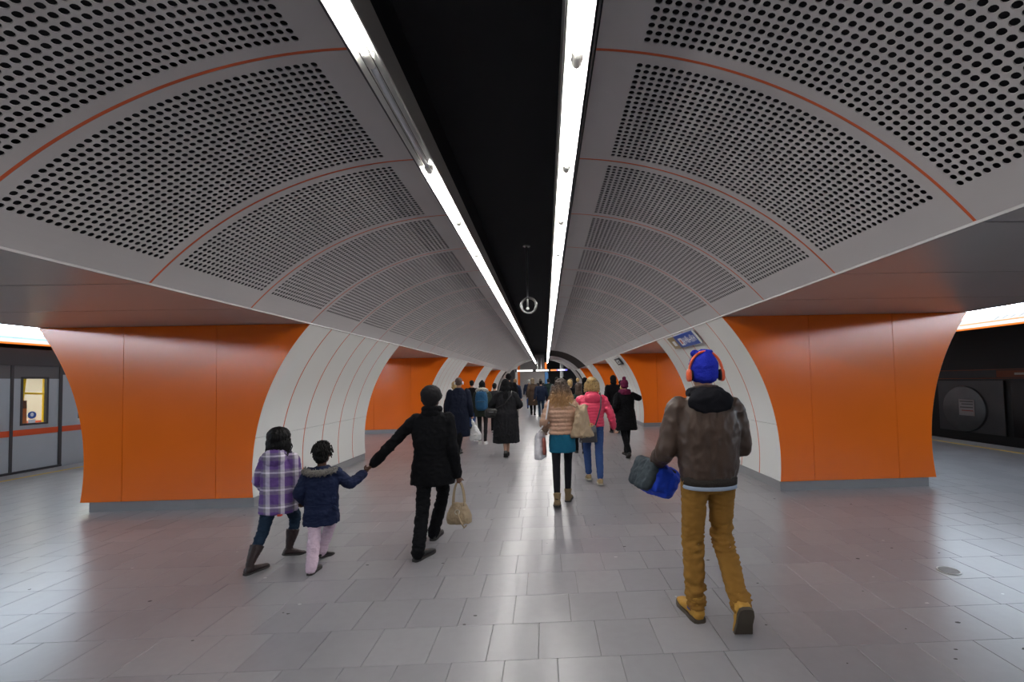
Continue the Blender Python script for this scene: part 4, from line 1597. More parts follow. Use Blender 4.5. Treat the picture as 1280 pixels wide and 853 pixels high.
A.shoes(mat('tan_nubuck', (0.42, 0.22, 0.03), 0.7, var=0.1, bump=0.1), mat('boot_sole', (0.06, 0.045, 0.03), 0.7), shaft=0.06, wide=1.12, tall=1.05, shaft_r=0.058, label='mustard ankle boot')
T = A.T[0]
mb = MB().add([tuple(T(p)) for p in ((-0.046, -0.135, 0.058), (-0.046, -0.10, 0.058), (-0.044, -0.10, 0.088), (-0.044, -0.135, 0.088))], [(0, 1, 2, 3)])
A.part('boot_label', mb.mesh('boot_label'), mat('label_blue', (0.02, 0.04, 0.2), 0.6))
# hood lying on the back
mb = MB()
zs = A.zsh
mb.sell(A.at(0, -0.095, zs + 0.010), (0.145, 0.058, 0.085), (0.9, 0.9), rot=Matrix.Rotation(math.radians(18), 3, 'X'))
mb.sell(A.at(0, -0.075, zs + 0.055), (0.120, 0.055, 0.035), (0.9, 0.9))
mb.torus(A.at(0, 0.0, zs + 0.062), 0.085, 0.036, (0, 0.12, 1))
A.part('hood', remesh(mb, 0.009, 3, (0.012, (9, 9, 9)), 4), cloth('black_hoodie', (0.011, 0.011, 0.014), 0.95), label='black hood lying on the back')
mb = MB().torus(A.at(0, 0.005, zs + 0.085), 0.078, 0.022, (0, 0.15, 1))
A.part('collar', remesh(mb, 0.009, 2, (0.004, (20, 20, 20)), 2), m_leather)
m_bluek = cloth('blue_knit', (0.018, 0.030, 0.40), 0.9, var=0.15, vscale=20, bump=0.6, bscale=130)
mb = MB()
mb.sell(A.hp(0, -0.012, 0.036), (0.093 * A.k, 0.110 * A.k, 0.105 * A.k))
mb.sell(A.hp(0, -0.02, -0.012), (0.089 * A.k, 0.104 * A.k, 0.062 * A.k), (0.7, 1))
mb.sell(A.hp(-0.062, -0.02, 0.128), (0.028, 0.03, 0.026))
mb.sell(A.hp(0.012, -0.02, 0.128), (0.055, 0.05, 0.026), (0.8, 0.9))
A.part('knit_cap', remesh(mb, 0.007, 2, (0.007, (10, 10, 26)), 8), m_bluek, label='bright blue knit cap with a folded top')
m_horange = mat('headphone_orange', (0.75, 0.11, 0.035), 0.35)
r = thing('headphones', 'orange headphones worn over the blue knit cap', 'headphones', A.W(A.hp(0, 0, 0)))
mb = MB()
pts = [A.W(A.hp(0.112 * math.cos(t), -0.055, -0.005 + 0.142 * math.sin(t))) for t in [PI * i / 24 for i in range(25)]]
mb.tube(pts, 0.0085, 10)
mb.build('headband', m_horange, r, 180)
for sd in (-1, 1):
    mb = MB().sell(A.W(A.hp(sd * 0.110, -0.045, -0.02)), (0.016, 0.034, 0.042), (0.7, 0.8))
    e_ = mb.build('ear_cup', m_horange, r, 180)
    MB().sell(A.W(A.hp(sd * 0.097, -0.045, -0.02)), (0.012, 0.031, 0.038), (0.7, 0.8)).build('ear_pad', m_blackleather, e_, 180)
# duffel bag on his left
c = A.W(Vector((-0.225, 0.27, 0.865)))
r = thing('duffel_bag', 'blue and dark grey duffel bag carried by the man in mustard trousers', 'bag', (c.x, c.y, 0.74))
R_ = Matrix.Rotation(math.radians(12), 3, 'Z') @ Matrix.Rotation(math.radians(24), 3, 'Y')
mb = MB().sell(c, (0.128, 0.17, 0.108), (0.5, 0.6), rot=R_)
me = remesh(mb, 0.009, 3, (0.020, (7, 7, 7)), 5)
me.transform(Matrix.Translation(-Vector((c.x, c.y, 0.74))))
o = obj('bag_body', me, cloth('bag_blue', (0.012, 0.045, 0.42), 0.6), r)
mb = MB().sell(c + R_ @ Vector((-0.108, -0.005, 0.004)), (0.042, 0.160, 0.112), (0.45, 0.55), rot=R_)
me = remesh(mb, 0.009, 3, (0.012, (10, 10, 10)), 6)
me.transform(Matrix.Translation(-Vector((c.x, c.y, 0.74))))
o = obj('bag_end', me, cloth('bag_grey', (0.035, 0.045, 0.052), 0.7), r)
lw = A.W(A.wri[0])
for dx in (-0.05, 0.05):
    a, b_ = c + R_ @ Vector((dx, -0.13, 0.09)), c + R_ @ Vector((dx, 0.13, 0.09))
    mb = MB().tube([a, a.lerp(lw, 0.6), lw + Vector((dx * 0.3, 0, -0.01)), b_.lerp(lw, 0.6), b_], 0.010, 8)
    mb.build('strap', mat('strap_black', (0.012, 0.012, 0.015), 0.7), r, 180)

# ---- the woman in black leading the children
JOIN = Vector((-1.745 + CAMX, 4.29, 0.735))    # where her hand meets the child's


def hold(world, person_loc, rot, back, k=1.0):
    """local wrist position so that the palm reaches a world point"""
    c, n = math.cos(math.radians(rot)), math.sin(math.radians(rot))
    d = Vector(world) + Vector(back) * k
    dx, dy = d.x - (person_loc[0] + CAMX), d.y - person_loc[1]
    return (dx * c + dy * n, -dx * n + dy * c, d.z)


bl = (-1.16, 4.33)
B = Person('woman in black jacket and trousers holding a small child by the hand', bl[0], bl[1], 1.545, rot=-6,
           feet=[dict(x=0.055, y=-0.18, yaw=-20), dict(x=-0.03, y=0.34, yaw=0)], wid=1.10, lean=0.0, hip_dx=0.01, arm_s=1.18,
           arms={'L': dict(wrist=hold(JOIN, bl, -6, (0.02, 0.0, 0.035)), pole=(-0.2, -1, -0.4), curl=0.9), 'R': dict(swing=2, out=8, curl=1.3)},
           skin=SKIN_D, seed=21, fem=True, head_tilt=6)
B.coat(m_blackcloth, 0.60, (0.215, 0.150), (0.182, 0.125), chest=(0.205, 0.135), sh_rx=0.195, sleeve=(0.072, 0.062, 0.052), wr=(0.012, (8, 8, 9)), label='black wool jacket', collar=0.01)
B.legs(m_blacktr, r=(0.094, 0.072, 0.064), end=0.03, wr=(0.012, (8, 8, 18)))
B.shoes(m_blackleather, label='black leather shoe')
mb = MB()
mb.sell(B.hp(0, -0.048, 0.04), (0.112 * B.k, 0.122 * B.k, 0.112 * B.k))
mb.sell(B.hp(0, -0.075, -0.035), (0.085 * B.k, 0.065 * B.k, 0.062 * B.k))
mb.torus(B.hp(0, -0.035, 0.01), 0.088, 0.018, (0, -0.55, 1))
B.part('head_wrap', remesh(mb, 0.008, 2, (0.006, (14, 14, 14)), 3), cloth('black_wrap', (0.014, 0.013, 0.014), 0.75), label='black head wrap')
mb = MB().torus(B.at(0, 0.0, B.zsh + 0.065), 0.07, 0.034, (0, 0.1, 1))
mb.sell(B.at(0, -0.06, B.zsh + 0.03), (0.09, 0.04, 0.05))
B.part('scarf', remesh(mb, 0.009, 2, (0.006, (14, 14, 14)), 3), m_blackcloth)
# beige handbag in her right hand
hw = B.W(B.wri[1] + (B.wri[1] - B.elb[1]).normalized() * 0.085)
c = hw + Vector((0.0, 0.0, -0.285))
r = thing('handbag', 'beige leather handbag hanging from the right hand of the woman in black', 'handbag', (c.x, c.y, c.z - 0.1))
m_bbag = mat('beige_leather', (0.34, 0.255, 0.155), 0.45, var=0.12, vscale=8, bump=0.2, bscale=30)
R_ = Matrix.Rotation(math.radians(-8), 3, 'Z')
mb = MB()
rs = []
for z, a, b_ in ((-0.105, 0.100, 0.045), (-0.10, 0.118, 0.060), (-0.06, 0.124, 0.066), (0.0, 0.112, 0.058), (0.05, 0.088, 0.042), (0.085, 0.070, 0.028), (0.095, 0.062, 0.020)):
    rs.append((z, 0, 0, a, b_))
mb.loft(rs, 32, 2.8)
me = remesh(mb, 0.007, 2, (0.010, (16, 16, 12)), 9)
me.transform(Matrix.Translation(Vector((0, 0, 0.1))) @ R_.to_4x4())
obj('bag_body', me, m_bbag, r)
for dy in (-0.03, 0.03):
    pts = [c + Vector((0.055 * math.cos(t), dy * (1 - 0.5 * math.sin(t)), 0.075 + 0.225 * math.sin(t))) for t in [PI * i / 16 for i in range(17)]]
    MB().tube(pts, 0.0085, 8).build('handle', m_bbag, r, 180)
MB().tube([c + Vector((0.02, -0.045, 0.07)), c + Vector((0.0, -0.075, 0.0)), c + Vector((0.03, -0.08, -0.07)), c + Vector((0.06, -0.06, -0.135)), c + Vector((0.075, -0.04, -0.12))], 0.007, 8).build('loose_strap', m_bbag, r, 180)
MB().torus(c + Vector((-0.005, -0.066, 0.02)), 0.022, 0.005, (0, 1, 0)).build('buckle', mat('pale_metal', (0.6, 0.55, 0.45), 0.3, metal=0.8), r, 180)

# ---- the two children
J2 = Vector((-2.225 + CAMX, 4.10, 0.50))       # hands of the two children
dl = (-2.05, 4.05)
D_ = Person('small child in navy coat with grey fur collar and pale pink trousers', dl[0], dl[1], 1.06, rot=4,
            feet=[dict(x=0.03, y=-0.15, yaw=-4), dict(x=-0.0, y=0.16, pitch=10, yaw=-25)], wid=1.06, lean=0.03, hip_dx=0.0, head_s=1.28, leg_f=0.44, arm_s=1.06,
            arms={'R': dict(wrist=hold(JOIN, dl, 4, (-0.012, -0.02, 0.0)), pole=(0.2, -0.3, -1), curl=0.7), 'L': dict(wrist=hold(J2, dl, 4, (0.02, 0.0, 0.03)), curl=0.8)},
            skin=SKIN_D, seed=31, fem=True)
m_childnavy = cloth('child_navy', (0.012, 0.018, 0.050), 0.7, bump=0.2)
D_.coat(m_childnavy, 0.355, (0.146, 0.112), (0.135, 0.098), chest=(0.222, 0.155), sh_rx=0.195, sleeve=(0.088, 0.082, 0.070), wr=(0.010, (10, 10, 16)), label='navy padded coat',
        quilt=0.004, qn=6, waist_z=0.52)
mb = MB().loft(D_.secs([(0.49, 0.128, 0.095), (0.494, 0.140, 0.103), (0.530, 0.140, 0.103), (0.534, 0.128, 0.095)]), 32)
D_.part('belt', mb.mesh('belt', 40), m_childnavy)
mb = MB().tube([D_.at(0.13, -0.06, 0.51), D_.at(0.155, -0.085, 0.505), D_.at(0.165, -0.09, 0.49)], 0.012, 8)
D_.part('belt_knot', mb.mesh('belt_knot', 180), m_childnavy)
# fur edge of the hood: a ruff of short tufts
rng_ = random.Random(5)
mb = MB()
ring = []
for i in range(40):
    t = math.radians(200 + 140 * i / 39)
    ring.append(D_.at(0.128 * math.cos(t) * 1.05, 0.105 * math.sin(t) - 0.005, D_.zsh + 0.012 + 0.022 * math.sin(t) + 0.0))
mb.tube(ring, 0.024, 10)
for p in ring:
    for j in range(14):
        dv = Vector((rng_.gauss(0, 1), rng_.gauss(0, 1) - 0.6, rng_.gauss(0, 1))).normalized()
        mb.tube([p + dv * 0.012, p + dv * rng_.uniform(0.03, 0.042)], [0.006, 0.0015], 4, round_ends=False)
D_.part('fur_collar', mb.mesh('fur', 180), mat('grey_fur', (0.20, 0.185, 0.165), 0.9, var=0.4, vscale=40), label='grey fur collar')
D_.legs(cloth('pale_pink', (0.62, 0.47, 0.56), 0.8), r=(0.098, 0.082, 0.072), end=0.02, wr=(0.008, (14, 14, 22)), seat=0.95)
D_.shoes(m_blackleather, wide=1.1, label='black shoe')
D_.hair(m_blackhair, [(0, -0.030, 0.038, 0.090, 0.098, 0.098), (0, -0.05, -0.04, 0.075, 0.065, 0.065)], wr=(0.010, (26, 26, 26)))
mb = MB()
for i in range(150):
    a, e_ = rng_.uniform(0, 2 * PI), rng_.uniform(-0.4, 1.5)
    dv = Vector((math.cos(a) * math.cos(e_), math.sin(a) * math.cos(e_), math.sin(e_)))
    if dv.y > 0.2 and dv.z < 0.75: continue
    p = Vector((dv.x * 0.088, dv.y * 0.104 - 0.012, dv.z * 0.10 + 0.03))
    q = p + dv * 0.018 + Vector((0, 0, 0.008))
    q2 = q + Vector((dv.x * 0.012, dv.y * 0.012, -0.03 - 0.02 * rng_.random()))
    mb.tube([D_.hp(*p), D_.hp(*q), D_.hp(*q2)], [0.008, 0.007, 0.004], 5)
D_.part('hair_twists', mb.mesh('hair_twists', 180), m_blackhair)
mb = MB().torus(D_.wri[1] - (D_.wri[1] - D_.elb[1]).normalized() * 0.002, 0.026, 0.012, D_.wri[1] - D_.elb[1])
D_.part('cuff', mb.mesh('cuff', 180), mat('pink_cuff', (0.75, 0.10, 0.25), 0.7), label='bright pink cuff')

cl = (-2.45, 4.08)
C_ = Person('girl in purple and white plaid jacket, dark jeans and brown boots', cl[0], cl[1], 1.20, rot=-2,
            feet=[dict(x=-0.06, y=-0.13, yaw=-22), dict(x=0.075, y=0.19, pitch=14, yaw=-38)], wid=1.05, lean=0.03, hip_dx=0.0, head_s=1.22, leg_f=0.455,
            arms={'R': dict(wrist=hold(J2, cl, -2, (-0.03, -0.01, 0.045)), pole=(0.5, -1, 0), curl=0.8), 'L': dict(wrist=(-0.15, 0.12, 0.60), pole=(-0.6, -1, 0), curl=0.6)},
            skin=SKIN_D, seed=41, fem=True)
m_plaid = plaid_mat('purple_plaid')
C_.coat(m_plaid, 0.455, (0.158, 0.118), (0.150, 0.110), chest=(0.205, 0.150), sh_rx=0.190, sleeve=(0.084, 0.076, 0.064), wr=(0.008, (9, 9, 12)), label='purple and white plaid jacket', waist_z=0.62)
mb = MB()
mb.sell(C_.at(0, -0.085, C_.zsh - 0.005), (0.105, 0.040, 0.080), (0.9, 0.9), rot=Matrix.Rotation(math.radians(12), 3, 'X'))
mb.torus(C_.at(0, -0.01, C_.zsh + 0.035), 0.075, 0.028, (0, 0.2, 1))
C_.part('hood', remesh(mb, 0.008, 3, (0.008, (12, 12, 12)), 2), m_plaid)
mb = MB().torus(C_.at(0, 0.0, C_.zsh + 0.062), 0.062, 0.026, (0, 0.15, 1))
C_.part('scarf', remesh(mb, 0.008, 2, (0.008, (20, 20, 20)), 2), cloth('plum_scarf', (0.12, 0.02, 0.075)), label='plum scarf')
C_.legs(m_darkjean, r=(0.096, 0.068, 0.052), wr=(0.010, (10, 10, 22)), stop=0.3)
C_.shoes(mat('brown_boot', (0.026, 0.013, 0.013), 0.6, var=0.2), shaft=0.24, shaft_r=0.082, wide=1.1, label='dark brown boot')
C_.hair(m_blackhair, [(0, -0.042, 0.04, 0.112, 0.115, 0.104), (0, -0.04, -0.04, 0.125, 0.100, 0.105), (-0.085, -0.03, -0.09, 0.05, 0.06, 0.055)], wr=(0.008, (30, 30, 8)))
C_.strands(m_blackhair, 110, -0.01, 0.15, 0.02, wave=0.008, rad=0.007, r0=(0.118, 0.112), ymax=-0.1)
o = obj('jacket_tag', MB().box((-0.003 + C_.at(0, 0, 0).x + 0.07, C_.at(0, -0.125, 0.46).y, 0.448), (C_.at(0, 0, 0).x + 0.10, C_.at(0, -0.12, 0.46).y + 0.02, 0.462)).mesh('jacket_tag'), mat('tag_red', (0.6, 0.04, 0.02), 0.6), C_.root)

# ---- woman in tan quilted jacket with long hair
H_ = Person('woman with long brown to blond hair, tan quilted jacket and teal skirt', 0.19, 5.72, 1.60,
            feet=[dict(x=-0.075, y=-0.14, pitch=12), dict(x=0.095, y=0.20, pitch=0, yaw=-10)], wid=1.03, lean=0.02, seed=51, fem=True, hip_dx=0.0,
            arms={'L': dict(wrist=(-0.20, 0.16, 0.92), pole=(-0.3, -1, 0), curl=1.0), 'R': dict(wrist=(0.24, 0.12, 0.90), pole=(0.4, -1, 0), curl=1.0)})
m_tan = mat('tan_nylon', (0.40, 0.235, 0.155), 0.45, var=0.08, vscale=6, bump=0.15, bscale=60)
H_.coat(m_tan, 0.885, (0.172, 0.128), (0.160, 0.118), chest=(0.200, 0.135), sh_rx=0.185, sleeve=(0.066, 0.060, 0.046), wr=(0.006, (12, 12, 12)), quilt=0.017, qn=8, label='tan quilted jacket', waist_z=1.02)
hz_ = H_.hip.z
mb = MB().loft(H_.secs([(0.660, 0.160, 0.122), (0.664, 0.172, 0.132), (0.76, 0.174, 0.134), (0.85, 0.172, 0.130), (0.92, 0.160, 0.115)]), 40)
H_.part('skirt', remesh(mb, 0.009, 2, (0.006, (10, 10, 8)), 2), cloth('teal_knit', (0.010, 0.10, 0.17), 0.85), label='teal knit skirt')
H_.legs(cloth('black_tights', (0.010, 0.010, 0.013), 0.75), name='tights', r=(0.082, 0.056, 0.042), wr=(0.002, (9, 9, 9)), seat=0.9)
H_.shoes(mat('khaki_suede', (0.19, 0.13, 0.065), 0.85, var=0.15), shaft=0.085, shaft_r=0.056, wide=1.1, label='khaki suede ankle boot')
m_ombre = gradient_mat('ombre_hair', [(0.0, (0.46, 0.26, 0.10)), (0.45, (0.30, 0.155, 0.06)), (0.72, (0.10, 0.055, 0.03)), (1.0, (0.04, 0.025, 0.018))], 1.20, 1.58)
H_.hair(m_ombre, [(0, -0.034, 0.036, 0.092, 0.100, 0.096), (0, -0.06, -0.05, 0.120, 0.078, 0.10), (-0.085, -0.07, -0.15, 0.072, 0.052, 0.12), (0.09, -0.07, -0.15, 0.072, 0.052, 0.12), (0, -0.085, -0.15, 0.08, 0.04, 0.12),
                  (-0.115, -0.075, -0.22, 0.045, 0.036, 0.09), (0.12, -0.075, -0.22, 0.045, 0.036, 0.09)], wr=(0.022, (26, 26, 9)), vox=0.008)
H_.strands(m_ombre, 420, 0.0, 0.28, 0.085, wave=0.016, rad=0.007, r0=(0.106, 0.106), ymax=-0.1, out=0.5)
# white shopping bag on her left
def flat_bag(name, label, c, size, mt, strap_to, strap_mt, rotz=0, extra=None, loops=1, wr=(0.012, (9, 9, 9)), seed=1, taper=0.85):
    c = Vector(c)
    r = thing(name, label, 'bag', (c.x, c.y, c.z - size[2]))
    R_ = Matrix.Rotation(math.radians(rotz), 3, 'Z')
    mb = MB()
    mb.loft([(-size[2], 0, 0, size[0] * 0.9, size[1] * 0.7), (-size[2] * 0.93, 0, 0, size[0], size[1]), (-size[2] * 0.2, 0, 0, size[0] * (1 + taper) / 2, size[1]),
             (size[2] * 0.7, 0, 0, size[0] * taper, size[1] * 0.8), (size[2], 0, 0, size[0] * taper * 0.98, size[1] * 0.35)], 32, 3.2)
    me = remesh(mb, 0.010, 2, wr, seed)
    me.transform(Matrix.Translation(Vector((0, 0, size[2]))) @ R_.to_4x4())
    obj('bag_body', me, mt, r)
    for q in range(loops):
        dy = (q - (loops - 1) / 2) * size[1]
        a = c + R_ @ Vector((-size[0] * 0.55, dy, size[2] * 0.9))
        b_ = c + R_ @ Vector((size[0] * 0.55, dy, size[2] * 0.9))
        pts = [a] + [Vector(p) for p in strap_to] + [b_]
        MB().tube(pts, 0.010, 8).build('strap', strap_mt, r, 180)
    return r


shl = H_.W(H_.sh[0])
wl = H_.W(H_.wri[0])
m_wbag = mat('white_plastic_bag', (0.62, 0.60, 0.62), 0.45, bump=0.2, bscale=20)
c = H_.W(Vector((-0.275, 0.0, 0.755)))
r = flat_bag('shopping_bag', 'white shopping bag with a red patch on the left shoulder of the woman in tan', c, (0.13, 0.055, 0.175), m_wbag,
             [shl + Vector((-0.055, -0.10, -0.22)), shl + Vector((-0.01, -0.075, 0.035)), shl + Vector((0.0, 0.02, 0.055)), shl + Vector((-0.03, 0.11, -0.18))], m_wbag, rotz=70)
mb = MB()
mb.loft([(0.06, 0.052, -0.05, 0.020, 0.055), (0.10, 0.053, -0.05, 0.024, 0.066), (0.22, 0.050, -0.05, 0.024, 0.060), (0.27, 0.045, -0.05, 0.018, 0.05)], 20, 3)
me = mb.mesh('print_patch', 180)
obj('print_patch', me, mat('brick_red', (0.28, 0.07, 0.05), 0.6, var=0.3, vscale=25), r)
# tan tote on her right
shr = H_.W(H_.sh[1])
m_tote = mat('tan_canvas', (0.36, 0.26, 0.16), 0.6, var=0.15, vscale=5, bump=0.25, bscale=25)
c = H_.W(Vector((0.265, -0.085, 1.06)))
r = flat_bag('tote_bag', 'large tan tote bag slung on the right shoulder of the long-haired woman', c, (0.150, 0.075, 0.205), m_tote,
             [shr + Vector((-0.055, -0.10, 0.0)), shr + Vector((-0.02, -0.03, 0.055)), shr + Vector((0.03, 0.05, 0.03)), shr + Vector((0.09, -0.02, -0.14))], m_tote, rotz=12,
             wr=(0.022, (8, 8, 5)), seed=4, taper=0.42)
MB().torus((c.x + 0.118, c.y - 0.055, c.z - 0.05), 0.018, 0.005, (0, 1, 0)).build('charm', mat('gold', (0.6, 0.42, 0.12), 0.3, metal=0.8), r, 180)

# ---- woman in pink
I_ = Person('blond woman in bright pink quilted jacket and blue jeans', 0.73, 6.88, 1.615,
            feet=[dict(x=-0.08, y=0.16, pitch=8), dict(x=0.07, y=-0.16, pitch=6, yaw=-4)], wid=1.08, lean=0.02, seed=61, fem=True,
            arms={'L': dict(wrist=(-0.24, 0.24, 1.08), pole=(-0.8, -1, 0), curl=1.0), 'R': dict(wrist=(0.33, 0.02, 0.83), pole=(0.5, -1, 0), curl=0.5)})
m_pink = mat('pink_nylon', (0.70, 0.045, 0.11), 0.45, var=0.08, vscale=6, bump=0.1, bscale=60)
I_.coat(m_pink, 0.855, (0.182, 0.135), (0.172, 0.128), chest=(0.205, 0.140), sh_rx=0.185, sleeve=(0.076, 0.068, 0.054), wr=(0.006, (12, 12, 12)), quilt=0.014, qn=10, label='bright pink quilted jacket', waist_z=1.0)
mb = MB()
mb.sell(I_.at(0, -0.10, I_.zsh - 0.03), (0.135, 0.045, 0.085), (0.85, 0.9), rot=Matrix.Rotation(math.radians(12), 3, 'X'))
mb.torus(I_.at(0, -0.01, I_.zsh + 0.045), 0.082, 0.028, (0, 0.2, 1))
I_.part('hood', remesh(mb, 0.010, 3, (0.006, (10, 10, 10)), 2), m_pink)
mb = MB().torus(I_.at(0.0, 0.0, I_.zsh + 0.062), 0.075, 0.012, (0, 0.2, 1))
I_.part('lining', mb.mesh('lining', 180), mat('orange_lining', (0.8, 0.12, 0.02), 0.6), label='orange collar lining')
I_.legs(m_bluejean, r=(0.092, 0.068, 0.054), end=-0.035, wr=(0.007, (10, 10, 20)))
I_.shoes(mat('khaki_sneaker', (0.28, 0.20, 0.10), 0.8, var=0.2), mat('pale_sole', (0.4, 0.36, 0.28), 0.7), wide=1.1, label='khaki sneaker')
I_.hair(m_blondhair, [(0, -0.032, 0.038, 0.095, 0.102, 0.100), (0, -0.055, -0.03, 0.094, 0.085, 0.085), (0.02, -0.06, -0.09, 0.07, 0.05, 0.045)], wr=(0.014, (18, 18, 14)))
m_blond2 = mat('ash_blond_hair', (0.22, 0.14, 0.06), 0.5, var=0.5, vscale=50, stretch=(1, 1, 0.25))
I_.strands(m_blondhair, 160, 0.03, 0.13, 0.020, wave=0.022, rad=0.008, r0=(0.103, 0.113), ymax=-0.1, name='hair_locks')
I_.strands(m_blond2, 110, 0.05, 0.15, 0.016, wave=0.020, rad=0.007, r0=(0.100, 0.110), ymax=-0.1)
mb = MB().tube([I_.hp(-0.05, -0.12, -0.02), I_.hp(0.0, -0.135, -0.03), I_.hp(0.06, -0.12, -0.02)], 0.008, 8)
I_.part('hair_clip', mb.mesh('hair_clip', 180), m_blackleather)
c = I_.W(Vector((-0.095, -0.165, 0.76)))
m_gbag = mat('grey_leather', (0.055, 0.052, 0.055), 0.45, bump=0.15, bscale=40)
r = thing('shoulder_bag', 'dark grey crossbody bag on the hip of the woman in pink', 'bag', (c.x, c.y, c.z - 0.13))
mb = MB().loft([(-0.13, 0, 0, 0.13, 0.03), (-0.12, 0, 0, 0.138, 0.042), (0.06, 0, 0, 0.126, 0.045), (0.12, 0, 0, 0.118, 0.034), (0.13, 0, 0, 0.11, 0.02)], 32, 5)
me = mb.mesh('bag_body', 50)
me.transform(Matrix.Translation(Vector((0, 0, 0.13))))
obj('bag_body', me, m_gbag, r)
mb = MB().loft([(0.03, 0, -0.012, 0.128, 0.042), (0.05, 0, -0.012, 0.129, 0.044), (0.115, 0, -0.008, 0.122, 0.040), (0.128, 0, -0.006, 0.116, 0.03)], 32, 5)
me = mb.mesh('bag_flap', 50)
me.transform(Matrix.Translation(Vector((0, 0, 0.13))))
obj('bag_flap', me, mat('pale_grey_leather', (0.13, 0.13, 0.135), 0.4), r)
sr = I_.W(I_.sh[1] + Vector((-0.06, 0, 0.06)))
pts = [c + Vector((0.11, 0.0, 0.11)), I_.W(I_.at(0.07, -0.165, 1.02)), I_.W(I_.at(0.11, -0.17, 1.16)), I_.W(I_.at(0.125, -0.13, I_.zsh - 0.01)), I_.W(I_.at(0.125, -0.04, I_.zsh + 0.055)), I_.W(I_.at(0.10, 0.10, I_.zsh - 0.02)),
       I_.W(I_.at(-0.02, 0.165, 1.1)), I_.W(I_.at(-0.16, 0.12, 0.93)), I_.W(I_.at(-0.215, -0.03, 0.88)), c + Vector((-0.11, 0.0, 0.11))]
MB().tube(pts, 0.011, 8).build('strap', mat('strap_grey', (0.06, 0.055, 0.055), 0.6), r, 180)

# ---- woman in black coat with burgundy hat
J_ = Person('woman in long black coat with burgundy pom-pom hat and scarf', 1.66, 8.95, 1.56, rot=8,
            feet=[dict(x=-0.05, y=-0.14, pitch=30, yaw=-6), dict(x=0.02, y=0.30)], wid=1.05, lean=0.04, seed=71, fem=True,
            arms={'R': dict(wrist=(0.14, 0.24, 1.26), pole=(1, -0.6, -0.4), curl=1.0), 'L': dict(wrist=(-0.22, 0.15, 0.92), curl=0.8)})
J_.coat(m_blackcloth, 0.545, (0.225, 0.165), (0.178, 0.130), chest=(0.205, 0.14), sh_rx=0.190, sleeve=(0.080, 0.072, 0.058), wr=(0.012, (8, 8, 8)), name='coat', label='long black coat')
J_.legs(m_blacktr, r=(0.09, 0.07, 0.062), wr=(0.008, (10, 10, 16)))
J_.shoes(m_blackleather, shaft=0.09, label='black ankle boot')
m_burg = cloth('burgundy_knit', (0.11, 0.014, 0.045), 0.9, bump=0.5, bscale=120)
mb = MB()
mb.sell(J_.hp(0, -0.012, 0.045), (0.094 * J_.k, 0.108 * J_.k, 0.100 * J_.k))
mb.sell(J_.hp(0, -0.03, -0.02), (0.088 * J_.k, 0.098 * J_.k, 0.05))
mb.sell(J_.hp(0, -0.01, 0.165), (0.042, 0.042, 0.04))
J_.part('knit_hat', remesh(mb, 0.010, 2, (0.006, (30, 30, 30)), 2), m_burg, label='burgundy hat with a pom-pom')
mb = MB().torus(J_.at(0, 0.0, J_.zsh + 0.055), 0.085, 0.045, (0, 0.1, 1))
mb.sell(J_.at(0, -0.07, J_.zsh + 0.03), (0.12, 0.05, 0.055))
J_.part('scarf', remesh(mb, 0.011, 2, (0.008, (14, 14, 14)), 2), m_burg)
J_.hair(m_blondhair, [(-0.05, 0.03, -0.05, 0.04, 0.05, 0.06), (0, -0.01, 0.0, 0.08, 0.09, 0.07)])

# ---- woman in long black hooded coat
G_ = Person('woman in ankle-length black coat with a hood, black bag at her side', -0.88, 9.42, 1.63, rot=4,
            feet=[dict(x=0.0, y=-0.13, pitch=34), dict(x=0.035, y=0.22)], wid=1.06, lean=0.03, seed=81, fem=True,
            arms={'L': dict(wrist=(-0.15, 0.24, 1.0), pole=(-1, -0.8, 0), curl=1.0), 'R': dict(wrist=(0.15, 0.22, 1.02), pole=(1, -0.8, 0), curl=1.0)})
m_gcoat = cloth('charcoal_coat', (0.014, 0.014, 0.016), 0.85)
G_.coat(m_gcoat, 0.30, (0.285, 0.235), (0.215, 0.165), chest=(0.215, 0.15), sh_rx=0.185, sleeve=(0.088, 0.082, 0.062), wr=(0.014, (8, 8, 4)), name='coat', label='long charcoal coat', hem_dy=-0.02)
mb = MB()
mb.sell(G_.hp(0, -0.02, 0.02), (0.102 * G_.k, 0.120 * G_.k, 0.118 * G_.k))
mb.sell(G_.hp(0, -0.05, -0.08), (0.105 * G_.k, 0.095 * G_.k, 0.10 * G_.k))
mb.sell(G_.at(0, -0.10, G_.zsh - 0.09), (0.06, 0.04, 0.17))
G_.part('hood', remesh(mb, 0.011, 2, (0.010, (10, 10, 8)), 2), cloth('black_scarf', (0.009, 0.009, 0.010), 0.95), label='black hood and scarf')
G_.shoes(m_blackleather, label='black heeled shoe')
c = G_.W(Vector((-0.29, -0.08, 0.93)))
r = thing('shoulder_bag', 'black shoulder bag at the left side of the woman in the ankle-length coat', 'bag', (c.x, c.y, c.z - 0.1))
mb = MB().sell((0, 0, 0.1), (0.135, 0.06, 0.10), (0.6, 0.7))
obj('bag_body', remesh(mb, 0.010, 2, (0.008, (12, 12, 12)), 1), m_blackleather, r)
MB().box((c.x - 0.04, c.y - 0.068, c.z + 0.02), (c.x + 0.05, c.y - 0.06, c.z + 0.032)).build('clasp', m_steel, r)
ss = G_.W(G_.sh[1])
pts = [c + Vector((0.1, 0, 0.09)), G_.W(G_.at(-0.02, -0.185, 1.12)), G_.W(G_.at(0.12, -0.15, G_.zsh - 0.03)), G_.W(G_.at(0.13, -0.01, G_.zsh + 0.05)), G_.W(G_.at(0.08, 0.16, G_.zsh - 0.12)), G_.W(G_.at(-0.15, 0.2, 1.05)), G_.W(G_.at(-0.28, 0.06, 1.0)), c + Vector((-0.08, 0.02, 0.09))]
MB().tube(pts, 0.010, 8).build('strap', m_blackleather, r, 180)

